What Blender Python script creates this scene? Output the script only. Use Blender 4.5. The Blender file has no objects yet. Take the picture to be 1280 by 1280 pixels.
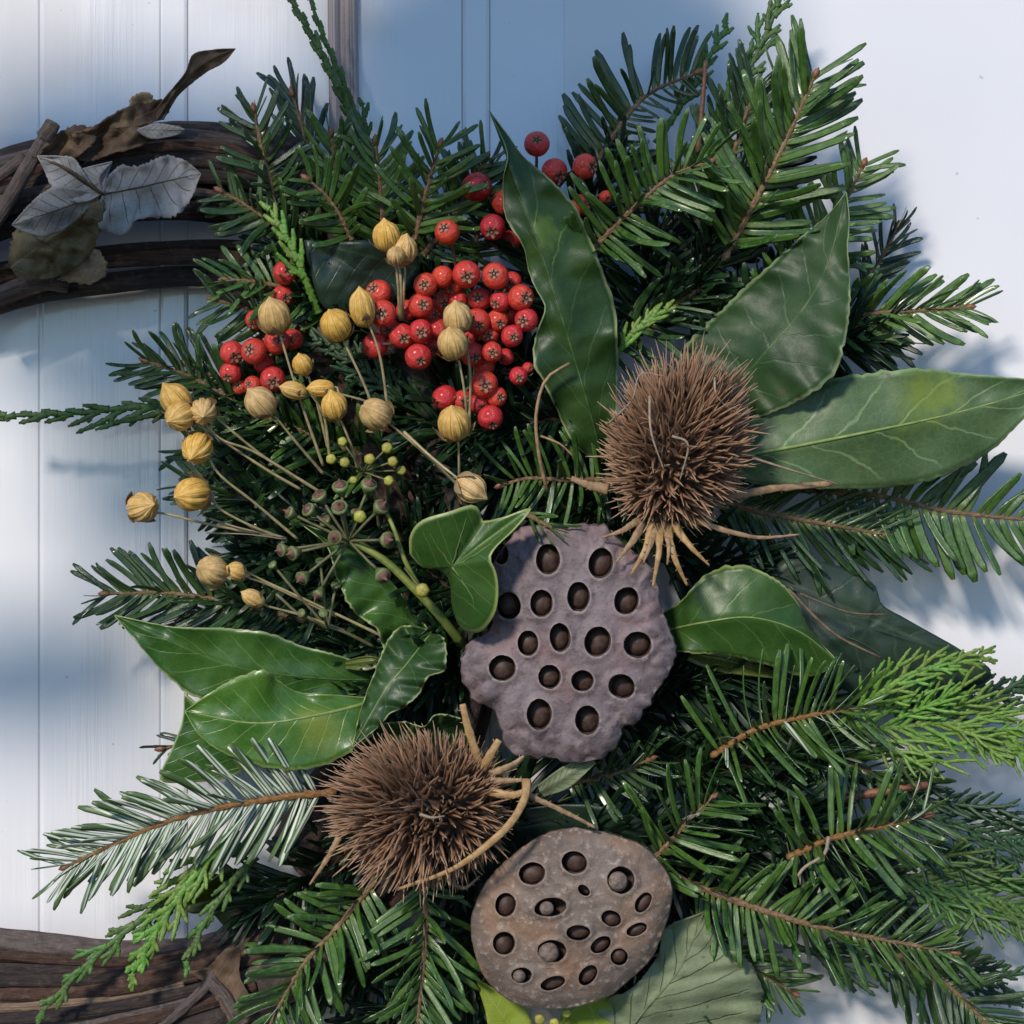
import bpy, math, random
from mathutils import Vector, Matrix, noise, geometry

random.seed(7)
R = math.radians
scene = bpy.context.scene
col = scene.collection

# ------------------------------------------------------------------ camera, sky, sun, exposure
K = 0.4 / 1280.0          # metres per photo pixel at the wreath
D = 0.95                  # camera to door
D0 = 0.05
cam = bpy.data.cameras.new('camera'); camo = bpy.data.objects.new('camera', cam); col.objects.link(camo)
camo.location = (0, -D, 0); camo.rotation_euler = (R(90), 0, 0)
cam.sensor_width = 36; cam.lens = 36 * (D - D0) / 0.4
cam.clip_start = 0.02; cam.clip_end = 200
scene.camera = camo

SUN = Vector((-0.36, -0.80, 0.47)).normalized()      # towards the sun
elev = math.asin(SUN.z); azim = math.atan2(SUN.x, SUN.y)
w = bpy.data.worlds.new('World'); scene.world = w; w.use_nodes = True
nt = w.node_tree; nt.nodes.clear()
sky = nt.nodes.new('ShaderNodeTexSky'); sky.sky_type = 'NISHITA'; sky.sun_disc = False
sky.sun_elevation = elev; sky.sun_rotation = azim; sky.ozone_density = 7.5; sky.dust_density = 0.0; sky.air_density = 1.0
bg = nt.nodes.new('ShaderNodeBackground'); bg.inputs[1].default_value = 0.15
wo = nt.nodes.new('ShaderNodeOutputWorld')
nt.links.new(sky.outputs[0], bg.inputs[0]); nt.links.new(bg.outputs[0], wo.inputs[0])
sl = bpy.data.lights.new('sun', 'SUN'); sl.energy = 3.25; sl.angle = R(7.5); sl.color = (1, 0.89, 0.78)
so = bpy.data.objects.new('sun', sl); col.objects.link(so)
so.rotation_euler = SUN.to_track_quat('Z', 'Y').to_euler(); so.location = SUN * 5
scene.cycles.max_bounces = 5; scene.cycles.diffuse_bounces = 2; scene.cycles.glossy_bounces = 2; scene.cycles.transmission_bounces = 1
vs = scene.view_settings
vs.view_transform = 'Standard'; vs.look = 'None'; vs.gamma = 1; vs.use_curve_mapping = False; vs.exposure = 0.03


def P(px, py, d=0.0):
    """photo pixel + height above the door (in the same pixel unit) -> point of the place"""
    y = d * K; s = (D - y) / (D - D0)
    return Vector(((px - 640) * K * s, -y, (640 - py) * K * s))


# ------------------------------------------------------------------ mesh helpers
def mesh(name, verts, faces, mats, uv=None, att=None, midx=None, smooth=True):
    me = bpy.data.meshes.new(name); me.from_pydata(verts, [], faces)
    for m in (mats if isinstance(mats, (list, tuple)) else [mats]): me.materials.append(m)
    if smooth: me.polygons.foreach_set('use_smooth', [True] * len(me.polygons))
    if midx: me.polygons.foreach_set('material_index', midx)
    if uv:
        l = me.uv_layers.new(name='UVMap'); buf = []
        for p in me.polygons:
            for vi in p.vertices: buf.extend(uv[vi])
        l.data.foreach_set('uv', buf)
    if att:
        a = me.attributes.new('edge', 'FLOAT', 'POINT'); a.data.foreach_set('value', att)
    me.update()
    return me


def link(name, me, parent=None):
    o = bpy.data.objects.new(name, me); col.objects.link(o)
    if parent: o.parent = parent
    return o


def part(name, verts, faces, mats, parent, base=None, uv=None, att=None, midx=None, smooth=True, stuff=False):
    """verts in world space; parent chain sits at parent's world position"""
    base = base if base is not None else (ORIG.get(parent.name) if parent else Vector())
    me = mesh(name, [v - base for v in verts], faces, mats, uv, att, midx, smooth)
    o = link(name, me, parent); ORIG[o.name] = base
    if stuff: o['kind'] = 'stuff'
    return o


ORIG = {}


def thing(name, label, cat, loc, group=None):
    o = bpy.data.objects.new(name, None); col.objects.link(o); o.empty_display_size = 0.01
    o.location = loc; o['label'] = label; o['category'] = cat
    if group: o['group'] = group
    ORIG[o.name] = Vector(loc)
    return o


def spline(pts, n):
    """catmull-rom through points, n samples equally spaced by arc length"""
    pts = [Vector(p) for p in pts]
    if len(pts) == 2:
        return [pts[0].lerp(pts[1], i / (n - 1)) for i in range(n)]
    q = [pts[0] * 2 - pts[1]] + pts + [pts[-1] * 2 - pts[-2]]
    fine = []
    for i in range(1, len(q) - 2):
        p0, p1, p2, p3 = q[i - 1:i + 3]
        for k in range(12):
            t = k / 12
            fine.append(0.5 * ((2 * p1) + (p2 - p0) * t + (2 * p0 - 5 * p1 + 4 * p2 - p3) * t * t + (3 * p1 - p0 - 3 * p2 + p3) * t ** 3))
    fine.append(pts[-1])
    return resample(fine, n)


def resample(pts, n):
    L = [0]
    for a, b in zip(pts, pts[1:]): L.append(L[-1] + (b - a).length)
    out = []; j = 0
    for i in range(n):
        s = L[-1] * i / (n - 1)
        while j < len(L) - 2 and L[j + 1] < s: j += 1
        seg = L[j + 1] - L[j]
        out.append(pts[j].lerp(pts[j + 1], (s - L[j]) / seg if seg > 1e-12 else 0))
    return out


def frames(path, up=Vector((0, -1, 0))):
    fr = []
    for i, p in enumerate(path):
        t = (path[min(i + 1, len(path) - 1)] - path[max(i - 1, 0)])
        t = t.normalized() if t.length > 1e-12 else Vector((1, 0, 0))
        n = up - t * up.dot(t)
        if n.length < 1e-4: n = Vector((0, 0, 1)) - t * t.z
        n.normalize(); fr.append((t, n, t.cross(n)))
    return fr


def tube(path, rad, n=8, flat=1.0, rfun=None, cap=True):
    """rad: list of metres. returns verts, faces, uv"""
    fr = frames(path); V = []; F = []; U = []
    L = 0
    for i, p in enumerate(path):
        if i: L += (p - path[i - 1]).length
        t, nn, b = fr[i]
        for k in range(n):
            a = 2 * math.pi * k / n
            r = rad[i] * (rfun(i, k, a) if rfun else 1)
            V.append(p + b * (math.cos(a) * r) + nn * (math.sin(a) * r * flat)); U.append((L * 100, k / n))
    for i in range(len(path) - 1):
        for k in range(n):
            F.append((i * n + k, i * n + (k + 1) % n, (i + 1) * n + (k + 1) % n, (i + 1) * n + k))
    if cap:
        F.append(tuple(range(n))[::-1]); m = (len(path) - 1) * n; F.append(tuple(m + k for k in range(n)))
    return V, F, U


def join(parts):
    V = []; F = []; U = []
    for v, f, u in parts:
        o = len(V); V += v; U += u; F += [tuple(i + o for i in q) for q in f]
    return V, F, U


# ------------------------------------------------------------------ materials
class NT:
    def __init__(s, name):
        s.m = bpy.data.materials.new(name); s.m.use_nodes = True; s.t = s.m.node_tree
        s.b = s.t.nodes['Principled BSDF']

    def n(s, typ, props=None, **inp):
        nd = s.t.nodes.new('ShaderNode' + typ)
        for k, v in (props or {}).items(): setattr(nd, k, v)
        for k, v in inp.items():
            key = int(k[1:]) if k[0] == '_' else k.replace('_', ' ')
            s.put(nd.inputs[key], v)
        return nd

    def put(s, sock, v):
        if hasattr(v, 'is_linked'): s.t.links.new(v, sock)
        elif isinstance(v, (tuple, list)) and len(v) == 3 and sock.type == 'RGBA': sock.default_value = (*v, 1)
        else: sock.default_value = v

    def math(s, op, a, b=0.0, c=0.0, clamp=False):
        return s.n('Math', {'operation': op, 'use_clamp': clamp}, _0=a, _1=b, _2=c).outputs[0]

    def mix(s, f, a, b, blend='MIX'):
        nd = s.n('Mix', {'data_type': 'RGBA', 'blend_type': blend}); s.put(nd.inputs[0], f); s.put(nd.inputs[6], a); s.put(nd.inputs[7], b)
        return nd.outputs[2]

    def step(s, x, lo, hi):
        return s.n('MapRange', {'interpolation_type': 'SMOOTHSTEP'}, Value=x, From_Min=lo, From_Max=hi, To_Min=0.0, To_Max=1.0).outputs[0]

    def noise(s, vec, scale, detail=4, rough=0.55, dist=0.0):
        return s.n('TexNoise', None, Vector=vec, Scale=scale, Detail=detail, Roughness=rough, Distortion=dist).outputs[0]

    def obj(s): return s.n('TexCoord').outputs['Object']
    def uv(s): return s.n('TexCoord').outputs['UV']
    def rnd(s): return s.n('ObjectInfo').outputs['Random']
    def scale(s, v, sc): return s.n('Mapping', None, Vector=v, Scale=sc).outputs[0]

    def bump(s, h, st, dist=0.001):
        nd = s.n('Bump', None, Strength=st, Distance=dist, Height=h); s.put(s.b.inputs['Normal'], nd.outputs[0])

    def done(s, color=None, rough=0.5, **kw):
        if color is not None: s.put(s.b.inputs['Base Color'], color)
        s.put(s.b.inputs['Roughness'], rough)
        for k, v in kw.items(): s.put(s.b.inputs[k.replace('_', ' ')], v)
        return s.m


def hsv(m, c, h=0.5, s=1.0, v=1.0):
    return m.n('HueSaturation', None, Hue=h, Saturation=s, Value=v, Color=c).outputs[0]


def mat_needle(name, top, alt):
    m = NT(name); o = m.obj(); sep = m.n('SeparateXYZ', None, Vector=o)
    r = m.rnd()
    ay = m.math('ABSOLUTE', sep.outputs[1]); x = sep.outputs[0]
    c = m.mix(r, top, alt)
    nz = m.noise(m.n('VectorMath', {'operation': 'ADD'}, _0=o, _1=r).outputs[0], 9, 3)
    c = m.mix(m.math('MULTIPLY', m.step(nz, .4, .75), .5), c, tuple(v * 1.8 for v in alt))
    # lighter foot and slightly yellow tip, pale line along the groove
    c = m.mix(m.math('MULTIPLY', m.step(x, .16, .0), .8), c, (0.16, 0.2, 0.05))
    c = m.mix(m.math('MULTIPLY', m.step(x, .93, 1.0), .45), c, (0.13, 0.16, 0.06))
    c = m.mix(m.math('MULTIPLY', m.step(ay, .012, .003), .35), c, (0.12, 0.2, 0.07))
    m.bump(m.noise(m.scale(o, (6, 90, 6)), 1.5, 3), .25, .02)
    return m.done(c, m.math('ADD', m.math('MULTIPLY', r, .16), .20), Coat_Weight=.35, Coat_Roughness=.16)


def mat_needle_under(name):
    m = NT(name); o = m.obj(); sep = m.n('SeparateXYZ', None, Vector=o)
    ay = m.math('ABSOLUTE', sep.outputs[1]); r = m.rnd()
    band = m.math('MULTIPLY', m.step(ay, .009, .015), m.step(ay, .049, .041))
    g = m.mix(r, (0.05, 0.1, 0.03), (0.09, 0.15, 0.05))
    nz = m.noise(o, 40, 3)
    c = m.mix(m.math('MULTIPLY', band, m.math('ADD', m.math('MULTIPLY', nz, .4), .6)), g, (0.62, 0.69, 0.58))
    return m.done(c, .45)


def mat_bark(name, a, b, cc, sc=(8, 6, 1)):
    m = NT(name); u = m.uv(); v = m.scale(u, sc)
    n1 = m.noise(v, 2.0, 7, .65, .4); n2 = m.noise(m.obj(), 260, 5)
    c = m.mix(m.step(n1, .3, .62), a, b)
    c = m.mix(m.math('MULTIPLY', m.step(n2, .52, .75), .75), c, cc)
    h = m.math('ADD', n1, m.math('MULTIPLY', n2, .5))
    m.bump(h, .8, .0022)
    return m.done(c, .72)


def mat_plain(name, a, b, sc=200, rough=.6, bump=.3, rv=.0, dist=.0006, **kw):
    m = NT(name); o = m.obj(); n1 = m.noise(o, sc, 5, .6)
    c = m.mix(m.step(n1, .32, .68), a, b)
    if rv:
        r = m.rnd(); c = hsv(m, c, m.math('ADD', m.math('MULTIPLY', r, rv * .12), .5 - rv * .06), 1.0, m.math('ADD', m.math('MULTIPLY', r, rv), 1 - rv / 2))
    m.bump(n1, bump, dist)
    return m.done(c, rough, **kw)


def mat_leaf(name, dark, light, vein, edge=None, spot=None, rough=.33, nv=9.0, veinamt=.55, sheen=0.0, bump=.35, spotat=(.7, .3), spotr=.3, spec=.4, vein_rel=1.0, seed=0.0):
    m = NT(name); o = m.obj(); u = m.uv(); s = m.n('SeparateXYZ', None, Vector=u)
    uu = s.outputs[0]; v = m.math('ABSOLUTE', m.math('SUBTRACT', m.math('MULTIPLY', s.outputs[1], 2.0), 1.0))
    ed = m.n('Attribute', {'attribute_name': 'edge'}).outputs['Fac']
    os = m.n('VectorMath', {'operation': 'ADD'}, _0=o, _1=(seed, seed * 2, 0)).outputs[0]
    n1 = m.noise(os, 38, 5, .6); n2 = m.noise(os, 420, 4, .6)
    c = m.mix(m.step(n1, .36, .66), dark, light)
    c = m.mix(m.math('MULTIPLY', n2, .35), c, tuple(x * .55 for x in dark))
    # side veins run from the midrib towards the tip
    side = m.math('GREATER_THAN', s.outputs[1], .5)
    t = m.math('ADD', m.math('SUBTRACT', m.math('MULTIPLY', uu, nv), m.math('MULTIPLY', m.math('POWER', v, .8), nv * .2)),
               m.math('ADD', m.math('MULTIPLY', side, .43), m.math('MULTIPLY', n1, .9)))
    f = m.math('ABSOLUTE', m.math('SUBTRACT', m.math('FRACT', t), .5))
    vm = m.math('MULTIPLY', m.step(f, .055, .012), m.step(v, .96, .6))
    vor = m.n('TexVoronoi', {'feature': 'DISTANCE_TO_EDGE'}, Vector=os, Scale=320).outputs[0]
    net = m.step(vor, .09, .0)
    c = m.mix(m.math('MULTIPLY', vm, veinamt), c, vein)
    c = m.mix(m.math('MULTIPLY', net, veinamt * .22), c, vein)
    c = m.mix(m.math('MULTIPLY', m.step(v, .035, .012), min(1, veinamt * 1.5)), c, vein)
    if spot:
        d = m.math('SQRT', m.math('ADD', m.math('POWER', m.math('MULTIPLY', m.math('SUBTRACT', uu, spotat[0]), 2.6), 2.0),
                                 m.math('POWER', m.math('SUBTRACT', s.outputs[1], spotat[1]), 2.0)))
        sm = m.step(m.math('ADD', d, m.math('ADD', m.math('MULTIPLY', m.math('SUBTRACT', n1, .5), .9), m.math('ADD', m.math('MULTIPLY', m.math('SUBTRACT', n2, .5), .22), m.math('MULTIPLY', vm, -.12)))), spotr * 1.25, .0)
        c = m.mix(m.math('MULTIPLY', sm, .6), c, spot)
    n4 = m.noise(os, 150, 2, .4); c = m.mix(m.math('MULTIPLY', m.step(n4, .70, .76), .6), c, (0.07, 0.06, 0.025))
    if edge: c = m.mix(m.math('MULTIPLY', m.step(ed, .92, .985), .9), c, edge)
    h = m.math('ADD', m.math('ADD', m.math('MULTIPLY', vm, -.35 * vein_rel), m.math('MULTIPLY', n2, .35)), m.math('MULTIPLY', net, -.06))
    m.bump(h, bump, .0007)
    return m.done(c, m.math('ADD', m.math('MULTIPLY', n2, .22), rough - .1), Coat_Weight=sheen * .5, Coat_Roughness=.3, Specular_IOR_Level=spec)


M = {}
GN = [(0.012, 0.040, 0.016), (0.020, 0.065, 0.018)]
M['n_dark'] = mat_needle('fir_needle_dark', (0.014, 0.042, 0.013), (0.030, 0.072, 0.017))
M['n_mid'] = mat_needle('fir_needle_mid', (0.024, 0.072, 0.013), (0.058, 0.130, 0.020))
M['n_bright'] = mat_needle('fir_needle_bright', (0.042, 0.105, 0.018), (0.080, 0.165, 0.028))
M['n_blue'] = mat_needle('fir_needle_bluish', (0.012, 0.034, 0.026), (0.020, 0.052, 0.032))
M['n_under'] = mat_needle_under('fir_needle_underside')
M['twig'] = mat_bark('twig_bark', (0.13, 0.075, 0.04), (0.33, 0.21, 0.115), (0.42, 0.31, 0.19), (3, 5, 1))
M['twig_orange'] = mat_bark('twig_bark_orange', (0.20, 0.085, 0.025), (0.36, 0.18, 0.06), (0.42, 0.26, 0.11), (3, 5, 1))
M['twig_dark'] = mat_bark('twig_bark_dark', (0.03, 0.02, 0.014), (0.08, 0.05, 0.03), (0.14, 0.10, 0.06), (3, 5, 1))
M['vine'] = mat_bark('vine_bark', (0.013, 0.009, 0.008), (0.046, 0.031, 0.026), (0.10, 0.075, 0.06), (.55, 9, 1))
M['vine_red'] = mat_bark('vine_bark_reddish', (0.030, 0.014, 0.009), (0.085, 0.042, 0.026), (0.15, 0.09, 0.06), (.5, 10, 1))
M['vine_grey'] = mat_bark('vine_bark_grey', (0.06, 0.045, 0.04), (0.13, 0.10, 0.09), (0.20, 0.16, 0.14), (.6, 8, 1))
M['vine_pale'] = mat_bark('vine_split_wood', (0.13, 0.08, 0.05), (0.30, 0.21, 0.14), (0.36, 0.28, 0.2), (.5, 10, 1))
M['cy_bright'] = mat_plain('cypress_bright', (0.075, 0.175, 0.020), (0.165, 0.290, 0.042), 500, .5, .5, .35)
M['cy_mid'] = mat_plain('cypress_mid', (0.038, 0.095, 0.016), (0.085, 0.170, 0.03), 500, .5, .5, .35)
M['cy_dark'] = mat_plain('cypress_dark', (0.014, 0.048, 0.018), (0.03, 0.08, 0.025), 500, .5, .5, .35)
M['bud'] = mat_plain('brown_bud', (0.16, 0.06, 0.03), (0.28, 0.13, 0.07), 600, .5, .4)

# ------------------------------------------------------------------ the door
def mat_paint():
    m = NT('white_gloss_paint'); g = m.n('NewGeometry').outputs['Position']
    a = m.noise(m.scale(g, (900, 1, 26)), 1.0, 4, .6)          # brush strokes run up and down
    b = m.noise(m.scale(g, (260, 1, 9)), 1.0, 3, .5)
    fl = m.noise(g, 9, 3)
    spk = m.step(m.noise(g, 330, 2, .4), .74, .79)
    c = m.mix(m.step(fl, .3, .7), (0.74, 0.745, 0.77), (0.80, 0.80, 0.81))
    c = m.mix(m.math('MULTIPLY', spk, .5), c, (0.33, 0.33, 0.36))
    pm = m.step(m.noise(m.scale(g, (16, 1, 6)), 1.0, 2), .46, .68)
    m.bump(m.math('MULTIPLY', m.math('ADD', m.math('MULTIPLY', a, .5), b), m.math('ADD', m.math('MULTIPLY', pm, 1.0), .12)), .7, .0011)
    return m.done(c, m.math('ADD', m.math('MULTIPLY', b, .15), .15), Coat_Weight=.9, Coat_Roughness=.07)


M['paint'] = mat_paint()
def mat_paint_flat():
    m = NT('white_smooth_paint'); g = m.n('NewGeometry').outputs['Position']
    a = m.noise(m.scale(g, (220, 1, 60)), 1.0, 4, .6); fl = m.noise(g, 9, 3)
    spk = m.step(m.noise(g, 210, 2, .4), .75, .79)
    c = m.mix(m.step(fl, .3, .7), (0.75, 0.755, 0.775), (0.80, 0.80, 0.81))
    c = m.mix(m.math('MULTIPLY', spk, .5), c, (0.33, 0.33, 0.36))
    m.bump(a, .12, .0004)
    return m.done(c, .32, Coat_Weight=.2, Coat_Roughness=.2)
M['paint_flat'] = mat_paint_flat()

door = thing('door', 'white painted boarded door behind the wreath', 'door', P(640, 2300, 0))
SC0 = D / (D - D0)


def dx(px): return (px - 640) * K * SC0


def board(name, x0, x1, d0, d1, mat, bev=2.5):
    """vertical board with eased long edges; faces the camera side"""
    xa, xb = dx(x0), dx(x1); z0, z1 = -.75, .95; b = bev * K; ya, yb = -d0 * K, -d1 * K
    prof = [(xa, ya), (xa, yb + b), (xa + b * .3, yb + b * .3), (xa + b, yb), (xb - b, yb), (xb - b * .3, yb + b * .3), (xb, yb + b), (xb, ya)]
    V = [Vector((x, y, z0)) for x, y in prof] + [Vector((x, y, z1)) for x, y in prof]; n = len(prof)
    F = [(i, i + 1, n + i + 1, n + i) for i in range(n - 1)] + [(n - 1, 0, n, 2 * n - 1), tuple(range(n))[::-1], tuple(range(n, 2 * n))]
    part(name, V, F, mat, door, smooth=False)


# boards with a groove at 50, raised beads at 200-235 and 577-613, a shallow step at 706
board('plank', -1300, 48.8, -40, 0, M['paint'], 2)
board('plank', 52.6, 199.9, -40, 0, M['paint'], 2)
board('bead', 200, 235, -40, 3.5, M['paint'], 5)
board('plank', 235.1, 576.9, -40, 0, M['paint'], .8)
board('bead', 577, 613, -40, 3.0, M['paint'], 6)
board('plank', 613.1, 704.98, -40, 0, M['paint'], .3)
board('plank', 705, 2600, -40, .6, M['paint_flat'], .6)
board('backing', -1290, 2590, -48, -2.2, M['paint'], 1)

# ------------------------------------------------------------------ fir sprigs
def needle_mesh(name, zb, yb, mat, flip=False):
    """unit-length needle along +x: blunt, grooved upper face, two bands beneath"""
    V = []; F = []; mi = []; n = 9
    for i in range(n):
        x = i / (n - 1)
        wd = .056 * min(1, .5 + x * 3.2) * (1 - max(0, (x - .86) / .14) ** 2.6 * .55)
        yo = yb * x * x; zo = zb * x * x
        for f, z in ((-1, 0), (-.55, .012), (0, .001), (.55, .012), (1, 0), (.5, -.011), (0, -.016), (-.5, -.011)):
            V.append((x * (1 - .25 * (zb * zb + yb * yb)), yo + f * wd, zo + z * (1 - .4 * x)))
    for i in range(n - 1):
        for k in range(8):
            F.append((i * 8 + k, (i + 1) * 8 + k, (i + 1) * 8 + (k + 1) % 8, i * 8 + (k + 1) % 8)); mi.append(0 if k < 4 else 1)
    F.append(tuple(range(8))); mi.append(0); F.append(tuple((n - 1) * 8 + k for k in range(8))[::-1]); mi.append(0)
    me = mesh(name, V, F, [mat, M['n_under']], midx=mi)
    return me


NV = {}
for tone in ('n_dark', 'n_mid', 'n_bright', 'n_blue'):
    NV[tone] = {s: [needle_mesh('needle', zb, s * yb, M[tone]) for zb, yb in ((.0, .04), (-.10, .10), (.10, .12), (-.2, .05), (.06, .2))] for s in (-1, 1)}


def fir(label, pts, L=85, n=None, tone='n_mid', under=False, el=(-25, 45), ang=(72, 38), top=.25, w=1.0, tw='twig', tr=4.2,
        joined=False, group='fir sprigs in the wreath', lside=(1, 1), curl=1.0, skip=0.0, seed=None, roll=16, u0=.06, bud=True, face=None):
    rs = random.Random(seed if seed is not None else hash(label) % 9999 if False else sum(map(ord, label)))
    pp = [P(*p) for p in pts]
    path = spline(pp, 40)
    plen = sum((b - a).length for a, b in zip(path, path[1:])) / K
    fv = Vector((0, -1, 0)) if face is None else Vector(face).normalized()
    fr = frames(path, fv)
    t = thing('fir_sprig', label, 'fir sprig', path[0], group)
    o0 = Vector(path[0])
    # knobbly twig
    rad = [K * tr * (1 - .55 * i / 39) * (1 + .16 * math.sin(i * 2.1) + .1 * rs.uniform(-1, 1)) for i in range(40)]
    v, f, u = tube(path, rad, 8); part('twig', v, f, M[tw], t, uv=u)
    if bud:
        tt = fr[-1][0]; e = path[-1]
        bp = [e - tt * K * 2, e + tt * K * 4, e + tt * K * 9, e + tt * K * 13]
        v, f, u = tube(bp, [K * 2.5, K * 4.2, K * 3.4, K * .5], 8); part('bud', v, f, M['bud'], t, uv=u)
    if n is None: n = int(plen / (3.9 if not joined else 1.6))
    acc = []
    for i in range(n):
        if rs.random() < skip: continue
        uu = u0 + (1.0 - u0) * (i + rs.uniform(-.3, .3)) / max(1, n - 1); uu = min(max(uu, 0), 1)
        j = int(uu * 39); ps = path[j].lerp(path[min(j + 1, 39)], uu * 39 - j); tt, nn, bb = fr[j]
        side = 1 if i % 2 else -1
        a = R(ang[0] + (ang[1] - ang[0]) * uu ** 1.5 + rs.uniform(-9, 9))
        if rs.random() < top: e = R(rs.uniform(el[1], 82)); ll = .8
        else: e = R(rs.uniform(*el)); ll = 1
        d = tt * math.cos(a) + (bb * (side * math.cos(e)) + nn * math.sin(e)) * math.sin(a); d.normalize()
        z = (nn * math.cos(e) - bb * (side * math.sin(e))); z = z - d * z.dot(d); z.normalize()
        if under: z = -z
        z = Matrix.Rotation(R(rs.gauss(0, roll)), 3, d) @ z
        y = z.cross(d)
        s = 1 if y.dot(tt) > 0 else -1
        if rs.random() < .15 * curl: s = -s
        taper = (.72 + .28 * math.sin(math.pi * min(1, .18 + uu * .82))) * (lside[0] if side > 0 else lside[1])
        ln = L * K * ll * taper * rs.uniform(.82, 1.1)
        me = rs.choice(NV[tone][s])
        rot = Matrix((d, y, z)).transposed()
        wy = ln * w * rs.uniform(.85, 1.12) * (85 / L) ** .3
        if joined:
            o = len(acc)
            acc.append((me, ps + d * K * 2, rot, ln, wy))
        else:
            ob = link('needle', me, t)
            ob.location = ps - o0 + d * K * 1.5
            ob.rotation_mode = 'QUATERNION'; ob.rotation_quaternion = rot.to_quaternion(); ob.scale = (ln, wy, ln)
    if joined:
        V = []; F = []; mi = []
        for me, ps, rot, ln, wy in acc:
            o = len(V)
            for vv in me.vertices: V.append(ps + rot @ Vector((vv.co.x * ln, vv.co.y * wy, vv.co.z * ln)))
            for p in me.polygons: F.append(tuple(i + o for i in p.vertices)); mi.append(p.material_index)
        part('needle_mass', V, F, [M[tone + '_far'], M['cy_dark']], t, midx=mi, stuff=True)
    return t


M['n_dark_far'] = mat_plain('fir_needle_shaded', (0.005, 0.018, 0.008), (0.011, 0.034, 0.011), 200, .4, .2)  # darkened needle copy for deep sprigs: shade of the gaps put into the colour
M['n_mid_far'] = mat_plain('fir_needle_mid_shaded', (0.008, 0.027, 0.009), (0.017, 0.050, 0.013), 200, .4, .2)  # darkened copy of the mid needle, depth shade painted in

# ------------------------------------------------------------------ cypress sprays
def scaly(path, r0, r1, flat=.36, pitch=7.5, rs=random):
    """branchlet clad in overlapping scale leaves"""
    L = sum((b - a).length for a, b in zip(path, path[1:])) / K
    n = max(4, int(L / pitch)); m = n * 3 + 1
    pth = resample(path, m); rad = []
    for i in range(m):
        u = i / (m - 1); base = (r0 + (r1 - r0) * u) * (1 if u < .93 else .65)
        rad.append(K * base * (1.1, 1.03, .86)[i % 3])
    def rf(i, k, a): return 1 + .10 * math.cos(2 * a + (math.pi if (i // 3) % 2 else 0))
    return tube(pth, rad, 6, flat, rf)


def cypress(label, pts, tone, side=14, slen=(60, 20), sub=3, r=4.2, ang=38, group='cypress sprays in the wreath', sides=(1, 1), subl=.45, droop=0.0, u0=.12, dz=0.0):
    rs = random.Random(sum(map(ord, label)))
    path = spline([P(*p) for p in pts], 48); fr = frames(path)
    t = thing('cypress_spray', label, 'cypress spray', path[0], group)
    v, f, u = scaly(path, r * 1.15, r * .55); part('stem', v, f, M[tone], t, uv=u)
    r *= 1.12
    for i in range(side):
        uu = u0 + (.97 - u0) * i / max(1, side - 1); j = int(uu * 47); tt, nn, bb = fr[j]
        sd = 1 if i % 2 else -1; k = sides[0] if sd > 0 else sides[1]
        if k <= 0: continue
        ln = (slen[0] + (slen[1] - slen[0]) * uu) * K * k * rs.uniform(.75, 1.2)
        a = R(ang + rs.uniform(-8, 8))
        def way(p, tt, sd, a, ln, nn, bb):
            d = tt * math.cos(a) + bb * (sd * math.sin(a)); e = nn * rs.uniform(-.22, .22)
            return [p, p + (d + e * .5) * ln * .5, p + (d * .9 + tt * .18 + e) * ln + Vector((0, 0, -droop * ln))]
        w3 = spline(way(path[j], tt, sd, a, ln, nn, bb), 14); pieces = [scaly(w3, r * .85, r * .5)]
        f3 = frames(w3)
        for q in range(sub):
            x = .25 + .6 * q / max(1, sub); jj = int(x * 13); s2 = 1 if q % 2 else -1
            w4 = spline(way(w3[jj], f3[jj][0], s2, R(34), ln * subl * (1 - .4 * x) * rs.uniform(.8, 1.2), f3[jj][1], f3[jj][2]), 8)
            pieces.append(scaly(w4, r * .7, r * .45))
        v, f, u = join(pieces); part('branchlet', v, f, M[tone], t, uv=u)
    return t


# ------------------------------------------------------------------ broad leaves
def nz(x, y, z=0.0): return noise.noise(Vector((x, y, z)))


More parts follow.
